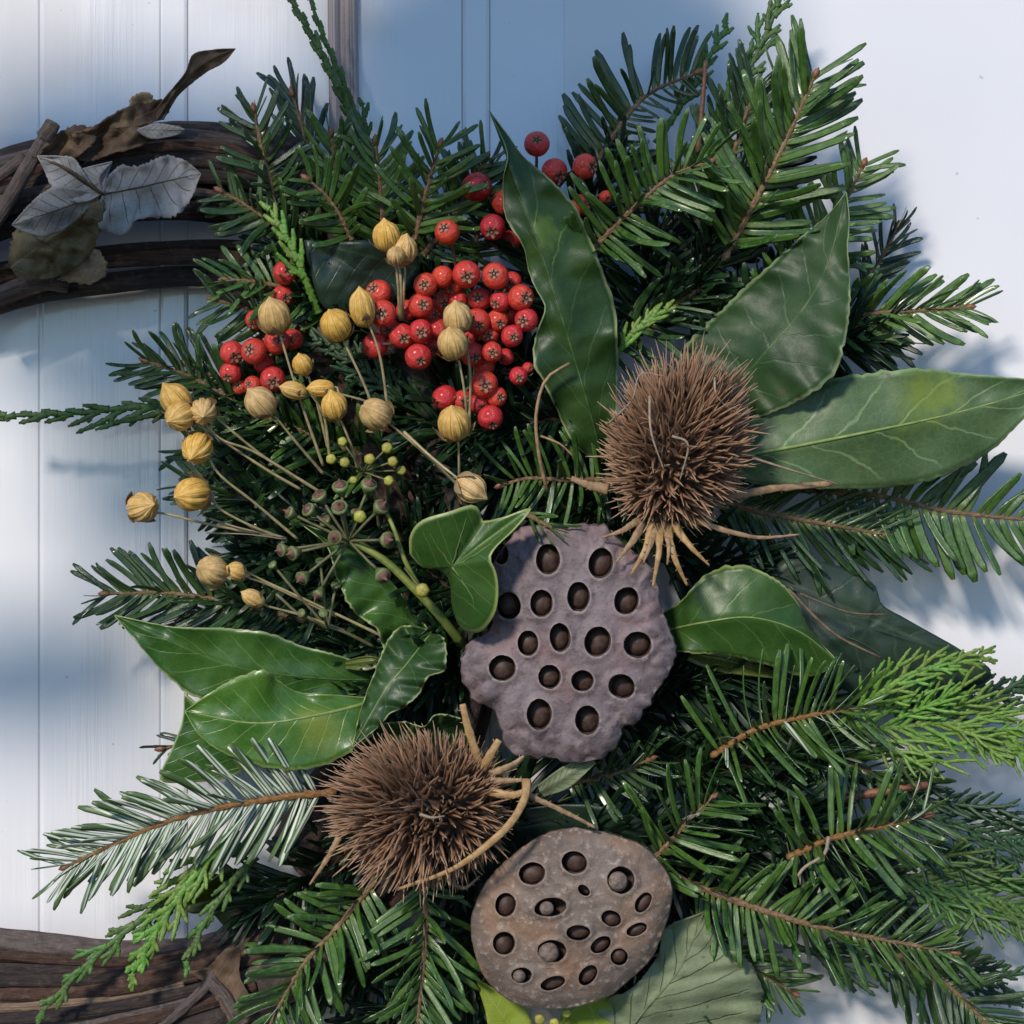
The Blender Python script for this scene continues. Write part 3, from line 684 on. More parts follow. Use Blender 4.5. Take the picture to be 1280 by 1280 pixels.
FILL = [('deep fir sprig behind the red berries', (600, 430), (520, 330)), ('deep fir sprig behind the berry stalks', (610, 560), (540, 460)),
        ('deep fir sprig behind the ivy flower heads', (560, 700), (440, 620)), ('deep fir sprig below the ivy flower heads', (540, 800), (400, 720)),
        ('deep fir sprig behind the upright bay leaf', (700, 420), (640, 260)), ('deep fir sprig between the bay leaves at top', (800, 420), (820, 290)),
        ('deep fir sprig behind the folded bay leaf', (880, 470), (1000, 330)), ('deep fir sprig behind the upper teasel', (760, 560), (900, 540)),
        ('deep fir sprig behind the long bay leaf', (900, 560), (1080, 520)), ('deep fir sprig left of the mauve pod', (600, 850), (480, 800)),
        ('deep fir sprig between the two pods', (600, 1000), (700, 1010)), ('deep fir sprig right of the mauve pod', (840, 900), (900, 790)),
        ('deep fir sprig under the curly fir sprig', (850, 980), (1040, 940)), ('deep fir sprig right of the lower pod', (830, 1060), (960, 1080)),
        ('deep fir sprig behind the sage leaf', (780, 1180), (900, 1260)), ('deep fir sprig left of the lower pod', (620, 1120), (560, 1260)),
        ('deep fir sprig behind the lower teasel', (560, 960), (440, 1060)), ('deep fir sprig under the left fir tips', (460, 1060), (300, 1140)),
        ('deep fir sprig behind the lower bay leaves', (520, 880), (330, 880)), ('deep fir sprig behind the top fir sprigs', (520, 400), (440, 260)),
        ('deep fir sprig over the top vine end', (460, 400), (350, 300)), ('deep fir sprig behind the left berries', (480, 470), (350, 440)),
        ('deep fir sprig at the bottom edge', (640, 1200), (460, 1290)), ('deep fir sprig under the right fir branch', (960, 1110), (1130, 1130)),
        ('deep fir sprig at the top right', (860, 400), (900, 260)), ('deep fir sprig behind the right fir fan', (980, 430), (1100, 420)),
        ('deep fir sprig under the middle capsules', (520, 560), (380, 480)), ('deep fir sprig behind the mauve pod', (760, 700), (640, 760)), ('deep fir sprig right behind the mauve pod', (700, 900), (860, 880)),
        ('deep fir sprig behind the glossy ivy leaf', (820, 700), (960, 720)), ('deep fir sprig below the upper teasel', (700, 640), (860, 680)), ('deep fir sprig behind the brown pod', (640, 1100), (800, 1180)),
        ('deep fir sprig under the curled bay leaf', (600, 780), (470, 900)), ('deep fir sprig below the dark cypress', (850, 1050), (1000, 1010)), ('deep fir sprig behind the upright needles', (760, 1040), (900, 1120)),
        ('deep fir sprig between berries and teasel', (740, 520), (620, 540)), ('deep fir sprig below the high capsule pair', (560, 470), (430, 380)), ('deep fir sprig behind the glossy top sprig', (700, 340), (780, 200)),
        ('deep fir sprig behind the long top sprig', (840, 330), (960, 210)), ('deep fir sprig behind the ivy stem', (600, 760), (500, 680)), ('deep fir sprig behind the left capsules', (440, 600), (300, 560)),
        ('deep fir sprig low between the teasel and pod', (640, 1010), (560, 1120)), ('deep fir sprig by the lower vine end', (520, 1180), (380, 1230)), ('deep fir sprig low on the right', (900, 1000), (1060, 1080)),
        ('deep fir sprig above the ivy leaf', (680, 600), (560, 610)), ('deep fir sprig left of the teasel foot', (780, 640), (650, 620)), ('deep fir sprig beside the ivy leaf', (640, 680), (500, 640)),
        ('deep fir sprig under the glossy ivy leaf', (800, 860), (960, 840)), ('deep fir sprig between the pod and curly sprig', (800, 930), (920, 960)), ('deep fir sprig behind the berries and bay leaf', (690, 480), (580, 420)),
        ('deep fir sprig under the black green leaf', (520, 330), (400, 340)), ('deep fir sprig behind the capsule trio', (400, 560), (290, 500)), ('deep fir sprig behind the lobed ivy leaf', (620, 720), (560, 800)),
        ('deep fir sprig under the frilly leaf', (560, 840), (400, 800)), ('deep fir sprig at the wreath middle', (660, 540), (520, 520)), ('deep fir sprig under the upper teasel', (700, 560), (820, 620)),
        ('deep fir sprig below the yellow buds', (540, 640), (400, 600)), ('deep fir sprig under the curly needles', (900, 900), (1040, 870)), ('deep fir sprig behind the brown pod top', (720, 1040), (860, 1060)),
        ('deep fir sprig left of the reddish flower head', (440, 700), (310, 680)), ('deep fir sprig below the slender grass stalks', (460, 740), (300, 720)), ('deep fir sprig under the thin capsule stems', (430, 640), (290, 630))]
for i, (lb, a, b) in enumerate(FILL):
    dd = 70 + (i * 37 % 50)
    mx, my = (a[0] + b[0]) / 2, (a[1] + b[1]) / 2
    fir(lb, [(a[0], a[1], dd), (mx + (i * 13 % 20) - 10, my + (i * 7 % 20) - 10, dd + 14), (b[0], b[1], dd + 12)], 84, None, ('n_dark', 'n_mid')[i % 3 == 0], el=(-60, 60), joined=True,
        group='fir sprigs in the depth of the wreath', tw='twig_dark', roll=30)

# ------------------------------------------------------------------ cypress
cypress('upright cypress tip rising past the top edge beside the ribbon', [(470, 205, 110), (432, 130, 126), (398, 60, 132), (350, -24, 132)], 'cy_mid', 14, (34, 12), 0, 4.6, 15, u0=.25)
cypress('thin cypress tip next to the rising cypress', [(462, 190, 96), (432, 110, 104), (402, 40, 106), (380, -24, 104)], 'cy_mid', 12, (30, 10), 0, 3.6, 15, u0=.2)
cypress('small cypress frond right of the ribbon', [(462, 220, 80), (458, 170, 84), (453, 128, 84)], 'cy_mid', 7, (34, 12), 0, 4, 30)
cypress('tall cypress spray at the top right edge', [(850, 250, 80), (905, 150, 100), (945, 70, 108), (982, -14, 110)], 'cy_mid', 16, (70, 26), 2, 4.4, 26, u0=.25)
cypress('lighter cypress tip above the fir sprigs', [(820, 180, 70), (866, 108, 84), (910, 28, 88)], 'cy_mid', 11, (44, 18), 1, 4.2, 28, u0=.3)
cypress('flat cypress spray pointing left across the door', [(300, 512, 90), (190, 508, 104), (95, 516, 108), (-6, 520, 104)], 'cy_mid', 16, (84, 26), 1, 4.8, 19, sides=(.5, 1.0), u0=.15, subl=.28)
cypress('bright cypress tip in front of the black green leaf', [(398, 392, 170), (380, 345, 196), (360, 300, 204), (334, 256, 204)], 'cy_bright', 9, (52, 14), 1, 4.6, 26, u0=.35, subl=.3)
cypress('long green cypress tail hanging over the lower vines', [(300, 1052, 150), (215, 1120, 176), (120, 1195, 186), (44, 1274, 184)], 'cy_mid', 13, (70, 20), 2, 4.8, 20, u0=.15)
cypress('fresh cypress spray below the pale fir sprig', [(300, 1040, 160), (255, 1080, 186), (210, 1140, 194), (160, 1226, 192)], 'cy_bright', 15, (70, 20), 2, 5.0, 28, u0=.12)
cypress('short cypress tip left of the shiny lower fir sprigs', [(320, 1070, 150), (285, 1110, 172), (255, 1155, 178), (230, 1208, 176)], 'cy_mid', 9, (44, 16), 1, 4.6, 22)
cypress('bright yellow green cypress spray at the right edge', [(1010, 905, 130), (1110, 910, 164), (1200, 905, 176), (1310, 940, 176)], 'cy_bright', 32, (115, 60), 5, 3.5, 30, u0=.2)
cypress('light cypress tips over the dark ivy leaf', [(1050, 905, 150), (1100, 866, 176), (1150, 838, 184), (1236, 822, 184)], 'cy_bright', 16, (66, 24), 2, 3.6, 24, u0=.15)
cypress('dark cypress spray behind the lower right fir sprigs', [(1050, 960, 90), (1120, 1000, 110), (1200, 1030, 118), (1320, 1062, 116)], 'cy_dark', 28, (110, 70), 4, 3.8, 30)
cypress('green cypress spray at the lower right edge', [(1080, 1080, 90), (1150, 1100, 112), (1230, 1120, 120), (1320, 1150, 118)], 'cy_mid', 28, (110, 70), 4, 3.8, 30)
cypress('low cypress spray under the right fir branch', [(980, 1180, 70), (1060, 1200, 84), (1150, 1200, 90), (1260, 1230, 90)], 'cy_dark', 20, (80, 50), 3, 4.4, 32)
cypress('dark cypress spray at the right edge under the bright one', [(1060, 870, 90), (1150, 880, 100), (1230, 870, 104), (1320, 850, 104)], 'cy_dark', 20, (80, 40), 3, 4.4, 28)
cypress('small cypress tip right of the upright bay leaf', [(760, 470, 150), (775, 436, 168), (800, 408, 174), (836, 384, 174)], 'cy_bright', 11, (46, 16), 1, 3.8, 22, u0=.25)
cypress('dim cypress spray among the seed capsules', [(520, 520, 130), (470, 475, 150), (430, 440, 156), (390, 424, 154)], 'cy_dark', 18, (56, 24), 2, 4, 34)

# ------------------------------------------------------------------ broad leaves
G = 'broad leaves in the wreath'
leaf('tall wavy dark bay leaf standing upright with yellow fleck', [(754, 578, 150), (735, 505, 190), (700, 390, 214), (668, 290, 222), (640, 215, 220), (612, 139, 214)],
     [(752, 578, 150), (718, 556, 172), (690, 500, 196), (667, 452, 206), (671, 415, 212), (681, 384, 214), (664, 350, 214), (654, 308, 212), (632, 272, 216), (629, 225, 220), (634, 190, 218), (612, 139, 214)],
     [(757, 578, 150), (768, 545, 160), (772, 480, 176), (771, 400, 190), (756, 345, 196), (739, 300, 200), (722, 262, 204), (690, 226, 208), (655, 196, 214), (636, 170, 216), (612, 139, 214)],
     M['lf_dark'], wave=8, wf=5, group=G, bumpy=10, rib=1.6, ribmat=M['rib_dark'])
leaf('folded dark bay leaf with grey green right half', [(905, 500, 150), (925, 478, 178), (965, 432, 196), (1005, 385, 206), (1035, 330, 212), (1058, 240, 206)],
     [(880, 500, 140), (850, 446, 140), (880, 408, 148), (915, 374, 160), (955, 338, 172), (1005, 293, 186), (1035, 268, 196), (1058, 240, 206)],
     [(908, 512, 150), (945, 522, 180), (1000, 500, 214), (1040, 470, 230), (1056, 430, 234), (1063, 370, 234), (1060, 310, 226), (1062, 275, 216), (1058, 240, 206)],
     M['lf_grey'], wave=5, wf=6, group=G, bumpy=9, rib=1.5, ribmat=M['rib_dark'])
leaf('long pale bay leaf reaching off the right edge', [(905, 572, 176), (945, 567, 188), (1080, 541, 196), (1200, 515, 186), (1320, 480, 176)],
     [(905, 560, 176), (945, 520, 184), (1030, 477, 192), (1090, 466, 190), (1150, 461, 188), (1220, 468, 184), (1285, 474, 180), (1320, 480, 176)],
     [(905, 584, 176), (945, 605, 184), (1050, 611, 180), (1140, 606, 170), (1200, 586, 172), (1245, 558, 174), (1285, 518, 176), (1320, 480, 176)],
     M['lf_under'], wave=4, wf=3, group=G, bumpy=6, rib=2.6)
leaf('glossy green ivy leaf curving right of the mauve pod', [(822, 790, 150), (880, 778, 196), (940, 772, 206), (1000, 790, 196), (1050, 830, 176)],
     [(822, 770, 156), (850, 752, 180), (885, 716, 196), (928, 706, 200), (970, 724, 196), (996, 752, 186), (1012, 786, 180), (1050, 830, 176)],
     [(822, 812, 150), (860, 816, 176), (910, 820, 184), (960, 832, 180), (1010, 846, 172), (1050, 830, 176)],
     M['lf_ivy'], name='ivy_leaf', wave=4, wf=2, group=G, bumpy=6, rib=1.4)
outline_leaf('large dark greyish ivy leaf at the right against the door', (1085, 785, 128), [(960, 715, 120), (990, 696, 122), (1050, 708, 124), (1092, 730, 124), (1102, 755, 122), (1130, 772, 122), (1180, 800, 118), (1205, 815, 116), (1240, 842, 110), (1190, 870, 108), (1120, 880, 110), (1050, 860, 116), (1000, 820, 122), (970, 760, 122)],
             M['lf_ivyd'], base=(970, 720), tip=(1240, 842), bumpy=7, group=G, veins=[[(985, 725), (1060, 770), (1110, 768)], [(985, 730), (1050, 790), (1130, 830)]], veinmat='rib_dull')
leaf('yellow green leaf edge under the glossy ivy leaf', [(850, 815, 150), (910, 826, 156), (990, 850, 150)], [(850, 811, 152), (910, 815, 158), (990, 850, 150)], [(850, 822, 150), (900, 840, 150), (990, 850, 150)], M['lf_olive'], group=G, rib=0)
leaf('pointed bay leaf at left with its tip on the door', [(470, 850, 130), (400, 848, 150), (300, 835, 166), (215, 802, 172), (143, 769, 168)],
     [(470, 866, 130), (400, 872, 148), (310, 876, 158), (246, 872, 160), (200, 836, 166), (165, 796, 168), (143, 769, 168)],
     [(470, 836, 130), (420, 818, 150), (380, 808, 160), (330, 790, 170), (275, 785, 176), (215, 783, 176), (143, 769, 168)],
     M['lf_mid'], wave=3, wf=4, group=G, bumpy=6, rib=1.2, ribmat=M['rib_dark'])
leaf('fresh green bay leaf with yellow midrib above the lower teasel', [(462, 878, 176), (400, 893, 196), (320, 904, 206), (231, 889, 200)],
     [(462, 884, 176), (468, 915, 186), (430, 945, 196), (395, 959, 200), (350, 962, 202), (290, 946, 204), (250, 920, 202), (231, 889, 200)],
     [(462, 872, 176), (415, 868, 184), (370, 864, 190), (345, 848, 200), (330, 837, 210), (300, 845, 210), (265, 864, 206), (231, 889, 200)],
     M['lf_bright'], wave=3, wf=3, group=G, bumpy=5, rib=2.2)
leaf('curled leaf with frilly pale edge beside the lower bay leaves', [(540, 790, 150), (510, 828, 190), (480, 865, 206), (440, 935, 204)],
     [(540, 788, 150), (505, 782, 176), (485, 800, 186), (465, 848, 194), (450, 890, 198), (440, 935, 204)],
     [(542, 792, 150), (556, 800, 196), (557, 836, 212), (536, 846, 214), (524, 868, 216), (505, 884, 216), (488, 892, 216), (474, 908, 212), (440, 935, 204)],
     M['lf_deep'], wave=9, wf=7, group=G, bumpy=5, rib=1.3)
leaf('frilled leaf edge showing above the lower teasel', [(470, 925, 170), (530, 915, 180), (590, 905, 176)], [(470, 905, 186), (505, 902, 196), (530, 908, 200), (545, 893, 204), (570, 896, 204), (590, 905, 176)], [(470, 945, 160), (530, 950, 160), (590, 930, 160)], M['lf_deep'], wave=6, wf=7, group=G, rib=0)
leaf('bay leaf with wavy pale left edge below the ivy flowers', [(545, 815, 130), (500, 760, 160), (450, 705, 178), (374, 653, 180)],
     [(500, 830, 130), (478, 808, 160), (470, 786, 172), (440, 762, 182), (420, 720, 188), (408, 682, 190), (374, 653, 180)],
     [(550, 812, 130), (525, 772, 150), (480, 718, 166), (430, 676, 176), (374, 653, 180)],
     M['lf_mid'], wave=7, wf=5, group=G, bumpy=7, rib=1.2, ribmat=M['rib_dark'])
outline_leaf('lobed ivy leaf overlapping the left of the mauve pod', (565, 708, 270), [(512, 692, 258), (513, 668, 274), (528, 650, 288), (560, 640, 294), (590, 631, 290), (600, 639, 282), (604, 651, 274), (630, 646, 282), (664, 635, 284), (645, 660, 294), (622, 682, 302), (613, 698, 304), (620, 715, 300), (623, 740, 294), (618, 768, 284), (600, 790, 264), (578, 786, 240), (566, 760, 232), (562, 725, 246), (548, 711, 258), (528, 709, 254)],
             M['lf_ivy'], base=(565, 708), tip=(664, 635), bumpy=4, group=G, veins=[[(565, 708), (600, 690), (640, 655)], [(565, 708), (545, 680), (535, 655)], [(565, 708), (575, 675), (585, 640)], [(565, 708), (590, 745), (596, 780)]])
outline_leaf('black green leaf hidden between fir and red berries', (450, 340, 176), [(380, 300, 184), (430, 302, 184), (490, 300, 176), (525, 330, 160), (500, 372, 160), (450, 390, 166), (405, 384, 172), (388, 340, 182)], M['lf_black'], base=(520, 335), tip=(380, 300), name='bay_leaf', group=G, bumpy=8)
outline_leaf('dark leaf behind the fresh bay leaf at lower left', (252, 930, 110), [(230, 866, 116), (270, 900, 120), (310, 950, 116), (285, 972, 110), (235, 978, 104), (200, 974, 104), (215, 935, 108), (228, 900, 112)], M['lf_mid'], base=(300, 960), tip=(230, 866), name='bay_leaf', group=G)
outline_leaf('olive leaf tip left of the shiny lower fir', (270, 1122, 120), [(227, 1134, 128), (245, 1116, 130), (280, 1090, 126), (300, 1090, 116), (310, 1130, 110), (290, 1165, 110), (265, 1142, 118), (240, 1142, 126)], M['lf_olive'], base=(305, 1120), tip=(227, 1134), name='bay_leaf', group=G)
outline_leaf('yellow green leaf at the lower left of the brown pod', (635, 1270, 150), [(594, 1222, 156), (625, 1240, 152), (655, 1258, 150), (665, 1300, 150), (620, 1310, 150), (606, 1262, 154)], M['lf_yel'], base=(650, 1300), tip=(594, 1222), name='bay_leaf', group=G)
outline_leaf('yellow green leaf under the bottom of the brown pod', (745, 1285, 160), [(700, 1270, 164), (735, 1250, 166), (770, 1245, 164), (800, 1275, 160), (820, 1320, 156), (700, 1320, 156)], M['lf_yel'], base=(760, 1320), tip=(735, 1250), name='bay_leaf', group=G)
leaf('wrinkled grey green sage leaf below the brown pod', [(760, 1330, 130), (800, 1270, 168), (850, 1210, 186), (880, 1140, 176)],
     [(720, 1300, 140), (756, 1252, 170), (790, 1235, 186), (822, 1195, 196), (832, 1160, 196), (880, 1140, 176)],
     [(900, 1340, 130), (945, 1285, 150), (952, 1235, 160), (938, 1205, 168), (905, 1176, 176), (880, 1140, 176)],
     M['lf_sage'], name='sage_leaf', group=G, bumpy=16, rib=1.6, ribmat=M['lf_sage'], wave=4, wf=6)
leaf('silver green leaf stub below the mauve pod', [(675, 990, 170), (705, 972, 190), (740, 948, 200)], [(672, 982, 172), (698, 962, 192), (735, 942, 200)], [(680, 996, 168), (712, 984, 186), (745, 954, 200)], M['lf_sage'], name='sage_leaf', group=G, rib=0)
leaf('small yellowish leaf beside the frilly leaf', [(432, 830, 150), (460, 826, 160), (486, 826, 160)], [(432, 826, 150), (460, 820, 162), (486, 826, 160)], [(432, 836, 150), (460, 838, 158), (486, 826, 160)], M['lf_olive'], group=G, rib=0)
outline_leaf('dark leaf in shadow left of the brown pod', (620, 1040, 130), [(600, 1030, 130), (660, 1010, 140), (740, 1006, 150), (810, 1030, 150), (800, 1060, 140), (700, 1080, 120), (620, 1130, 110), (590, 1100, 110)], M['lf_black'], base=(600, 1100), tip=(810, 1030), name='bay_leaf', group=G)

# ------------------------------------------------------------------ withered leaves on the vines
wl = thing('withered_leaf', 'withered compound leaf with pale grey leaflets lying on the top vines', 'dry leaf', P(45, 195, 170))
leaf('w1', [(128, 243, 186), (170, 235, 188), (210, 226, 186), (251, 217, 176)],
     [(128, 243, 186), (135, 222, 196), (150, 208, 192), (175, 207, 188), (205, 195, 186), (230, 200, 182), (251, 217, 176)],
     [(128, 243, 186), (124, 268, 180), (127, 288, 176), (160, 290, 172), (168, 276, 176), (200, 272, 178), (222, 268, 180), (240, 246, 178), (251, 217, 176)], M['dry_grey'], parent=wl, pname='leaflet', rib=1.1, ribmat=M['rib_brown'], bumpy=13, wave=4, wf=6, jag=.13)
leaf('w2', [(127, 242, 186), (100, 226, 184), (75, 208, 184), (47, 195, 182)], [(127, 242, 186), (108, 252, 178), (82, 250, 176), (64, 232, 178), (54, 210, 180), (47, 195, 182)], [(127, 242, 186), (112, 228, 192), (98, 205, 192), (88, 196, 190), (64, 195, 186), (47, 195, 182)], M['dry_grey'], parent=wl, pname='leaflet', rib=1.2, ribmat=M['rib_brown'], bumpy=9, jag=.13)
leaf('w3', [(125, 244, 184), (90, 256, 178), (55, 268, 174), (15, 281, 168)], [(125, 244, 184), (100, 276, 160), (60, 296, 152), (30, 290, 160), (15, 281, 168)], [(125, 244, 184), (95, 236, 186), (66, 234, 184), (40, 252, 178), (15, 281, 168)], M['dry_grey'], parent=wl, pname='leaflet', rib=.9, ribmat=M['rib_brown'], bumpy=12, jag=.13)
leaf('w4', [(128, 240, 182), (125, 222, 182), (140, 202, 182)], [(128, 240, 182), (108, 222, 178), (100, 212, 178), (140, 202, 182)], [(128, 240, 182), (134, 220, 176), (140, 202, 182)], M['dry_grey'], parent=wl, pname='leaflet', rib=0, bumpy=3)
v, f, u = tube(spline([P(40, 194, 180), P(85, 212, 186), P(128, 242, 190)], 16), [K * 2.2] * 16, 7); part('leaf_stalk', v, f, M['rib_brown'], wl, uv=u)
outline_leaf('crumpled brown leaf with a twisted upright tip above the grey leaflets', (165, 158, 150), [(88, 168, 146), (112, 160, 150), (150, 138, 156), (176, 128, 158), (204, 124, 160), (214, 128, 164), (206, 146, 166), (190, 154, 160), (228, 158, 158), (222, 168, 152), (196, 172, 150), (170, 184, 156), (130, 196, 158), (108, 204, 150), (92, 196, 146), (98, 178, 144)],
             M['dry_brown'], name='withered_leaf', cat='dry leaf', base=(100, 180), tip=(214, 128), bumpy=30, rough_edge=.05, thick=1.6, n=110, rings=14)
wt = bpy.data.objects['withered_leaf.001']
leaf('w6', [(196, 150, 162), (215, 120, 168), (236, 94, 172), (262, 74, 172), (294, 61, 168)], [(192, 140, 160), (211, 116, 172), (231, 92, 182), (242, 68, 180), (268, 62, 176), (294, 61, 168)], [(204, 150, 160), (221, 122, 160), (240, 104, 160), (262, 88, 162), (280, 78, 164), (294, 61, 168)], M['dry_brown'], parent=wt, pname='twisted_tip', rib=0, bumpy=6, wave=3)
outline_leaf('w7', (202, 164, 164), [(170, 162, 162), (195, 154, 166), (228, 160, 164), (228, 167, 160), (195, 174, 162), (180, 170, 162)], M['dry_grey'], parent=wt, pname='pale_fold', base=(170, 162), tip=(228, 163), bumpy=5, n=36, rings=5)
outline_leaf('folded olive brown dry leaf under the grey leaflets', (70, 312, 158), [(10, 322, 150), (20, 288, 158), (45, 296, 164), (70, 292, 166), (96, 274, 172), (126, 248, 182), (127, 286, 176), (108, 322, 166), (80, 342, 158), (50, 350, 150), (20, 346, 146)], M['dry_olive'], name='withered_leaf', cat='dry leaf', base=(20, 330), tip=(126, 248), bumpy=30, n=110, rings=14, rough_edge=.04, thick=1.6)
wf_ = bpy.data.objects['withered_leaf.002']
outline_leaf('w8', (105, 338, 140), [(72, 350, 136), (95, 326, 144), (120, 312, 146), (132, 324, 144), (131, 344, 138), (112, 355, 134)], M['fluff'], parent=wf_, pname='fluffy_underside', base=(72, 350), tip=(131, 320), bumpy=12, rough_edge=.1, n=60, rings=6)
outline_leaf('curled grey brown dry bract over the lower vines', (290, 1225, 150), [(236, 1215, 146), (262, 1208, 152), (276, 1190, 156), (300, 1186, 150), (300, 1220, 150), (318, 1260, 150), (300, 1290, 146), (278, 1262, 144), (262, 1234, 146)], M['dry_brown'], name='withered_leaf', cat='dry leaf', base=(300, 1290), tip=(236, 1215), bumpy=16, rough_edge=.06)

outline_leaf('small torn brown leaf scrap tucked behind the grey leaflets', (82, 182, 150), [(48, 196, 146), (58, 178, 156), (84, 160, 160), (112, 158, 156), (120, 172, 150), (104, 190, 158), (80, 204, 150), (60, 206, 146)], M['dry_brown'], name='withered_leaf', cat='dry leaf', base=(50, 198), tip=(118, 160), bumpy=26, rough_edge=.08, thick=1.5, n=80, rings=9)
outline_leaf('pale curled leaf scrap on top of the upper vine', (176, 132, 140), [(160, 134, 138), (166, 120, 146), (184, 116, 150), (192, 126, 146), (186, 140, 138), (170, 144, 134)], M['fluff'], name='withered_leaf', cat='dry leaf', base=(160, 138), tip=(190, 120), bumpy=16, rough_edge=.08, n=50, rings=6)
# ------------------------------------------------------------------ lotus pods
def mat_pod(name, a, b, c_, fleck, rim):
    m = NT(name); o = m.obj(); n1 = m.noise(o, 55, 5, .6, .4); n2 = m.noise(o, 330, 6, .65); n3 = m.noise(m.n('VectorMath', {'operation': 'ADD'}, _0=o, _1=(3, 1, 2)).outputs[0], 42, 4)
    e = m.n('Attribute', {'attribute_name': 'edge'}).outputs['Fac']
    c = m.mix(m.step(n1, .35, .65), a, b); c = m.mix(m.math('MULTIPLY', m.step(n3, .48, .7), .8), c, c_)
    c = m.mix(m.math('MULTIPLY', m.step(n2, .53, .66), .7), c, fleck)
    c = m.mix(m.math('MULTIPLY', e, .75), c, rim)
    m.bump(m.math('ADD', n2, m.math('MULTIPLY', n1, .8)), .55, .0014)
    return m.done(c, .6)


M['pod1'] = mat_pod('pod_mauve', (0.130, 0.100, 0.105), (0.215, 0.172, 0.178), (0.225, 0.142, 0.138), (0.090, 0.066, 0.070), (0.33, 0.275, 0.265))
M['pod2'] = mat_pod('pod_brown', (0.125, 0.092, 0.072), (0.20, 0.155, 0.125), (0.26, 0.155, 0.095), (0.38, 0.31, 0.26), (0.26, 0.20, 0.16))
M['seed'] = mat_plain('lotus_seed', (0.036, 0.019, 0.014), (0.085, 0.046, 0.034), 350, .6, .5)
M['seed_pale'] = mat_plain('lotus_seed_pale', (0.12, 0.085, 0.068), (0.24, 0.185, 0.15), 420, .7, .8, dist=.0012)
M['pod_in'] = mat_plain('pod_cavity', (0.05, 0.03, 0.024), (0.09, 0.058, 0.045), 300, .8, .4)
M['pod_orange'] = mat_plain('pod_inner_orange', (0.22, 0.07, 0.03), (0.34, 0.14, 0.07), 500, .7, .5)


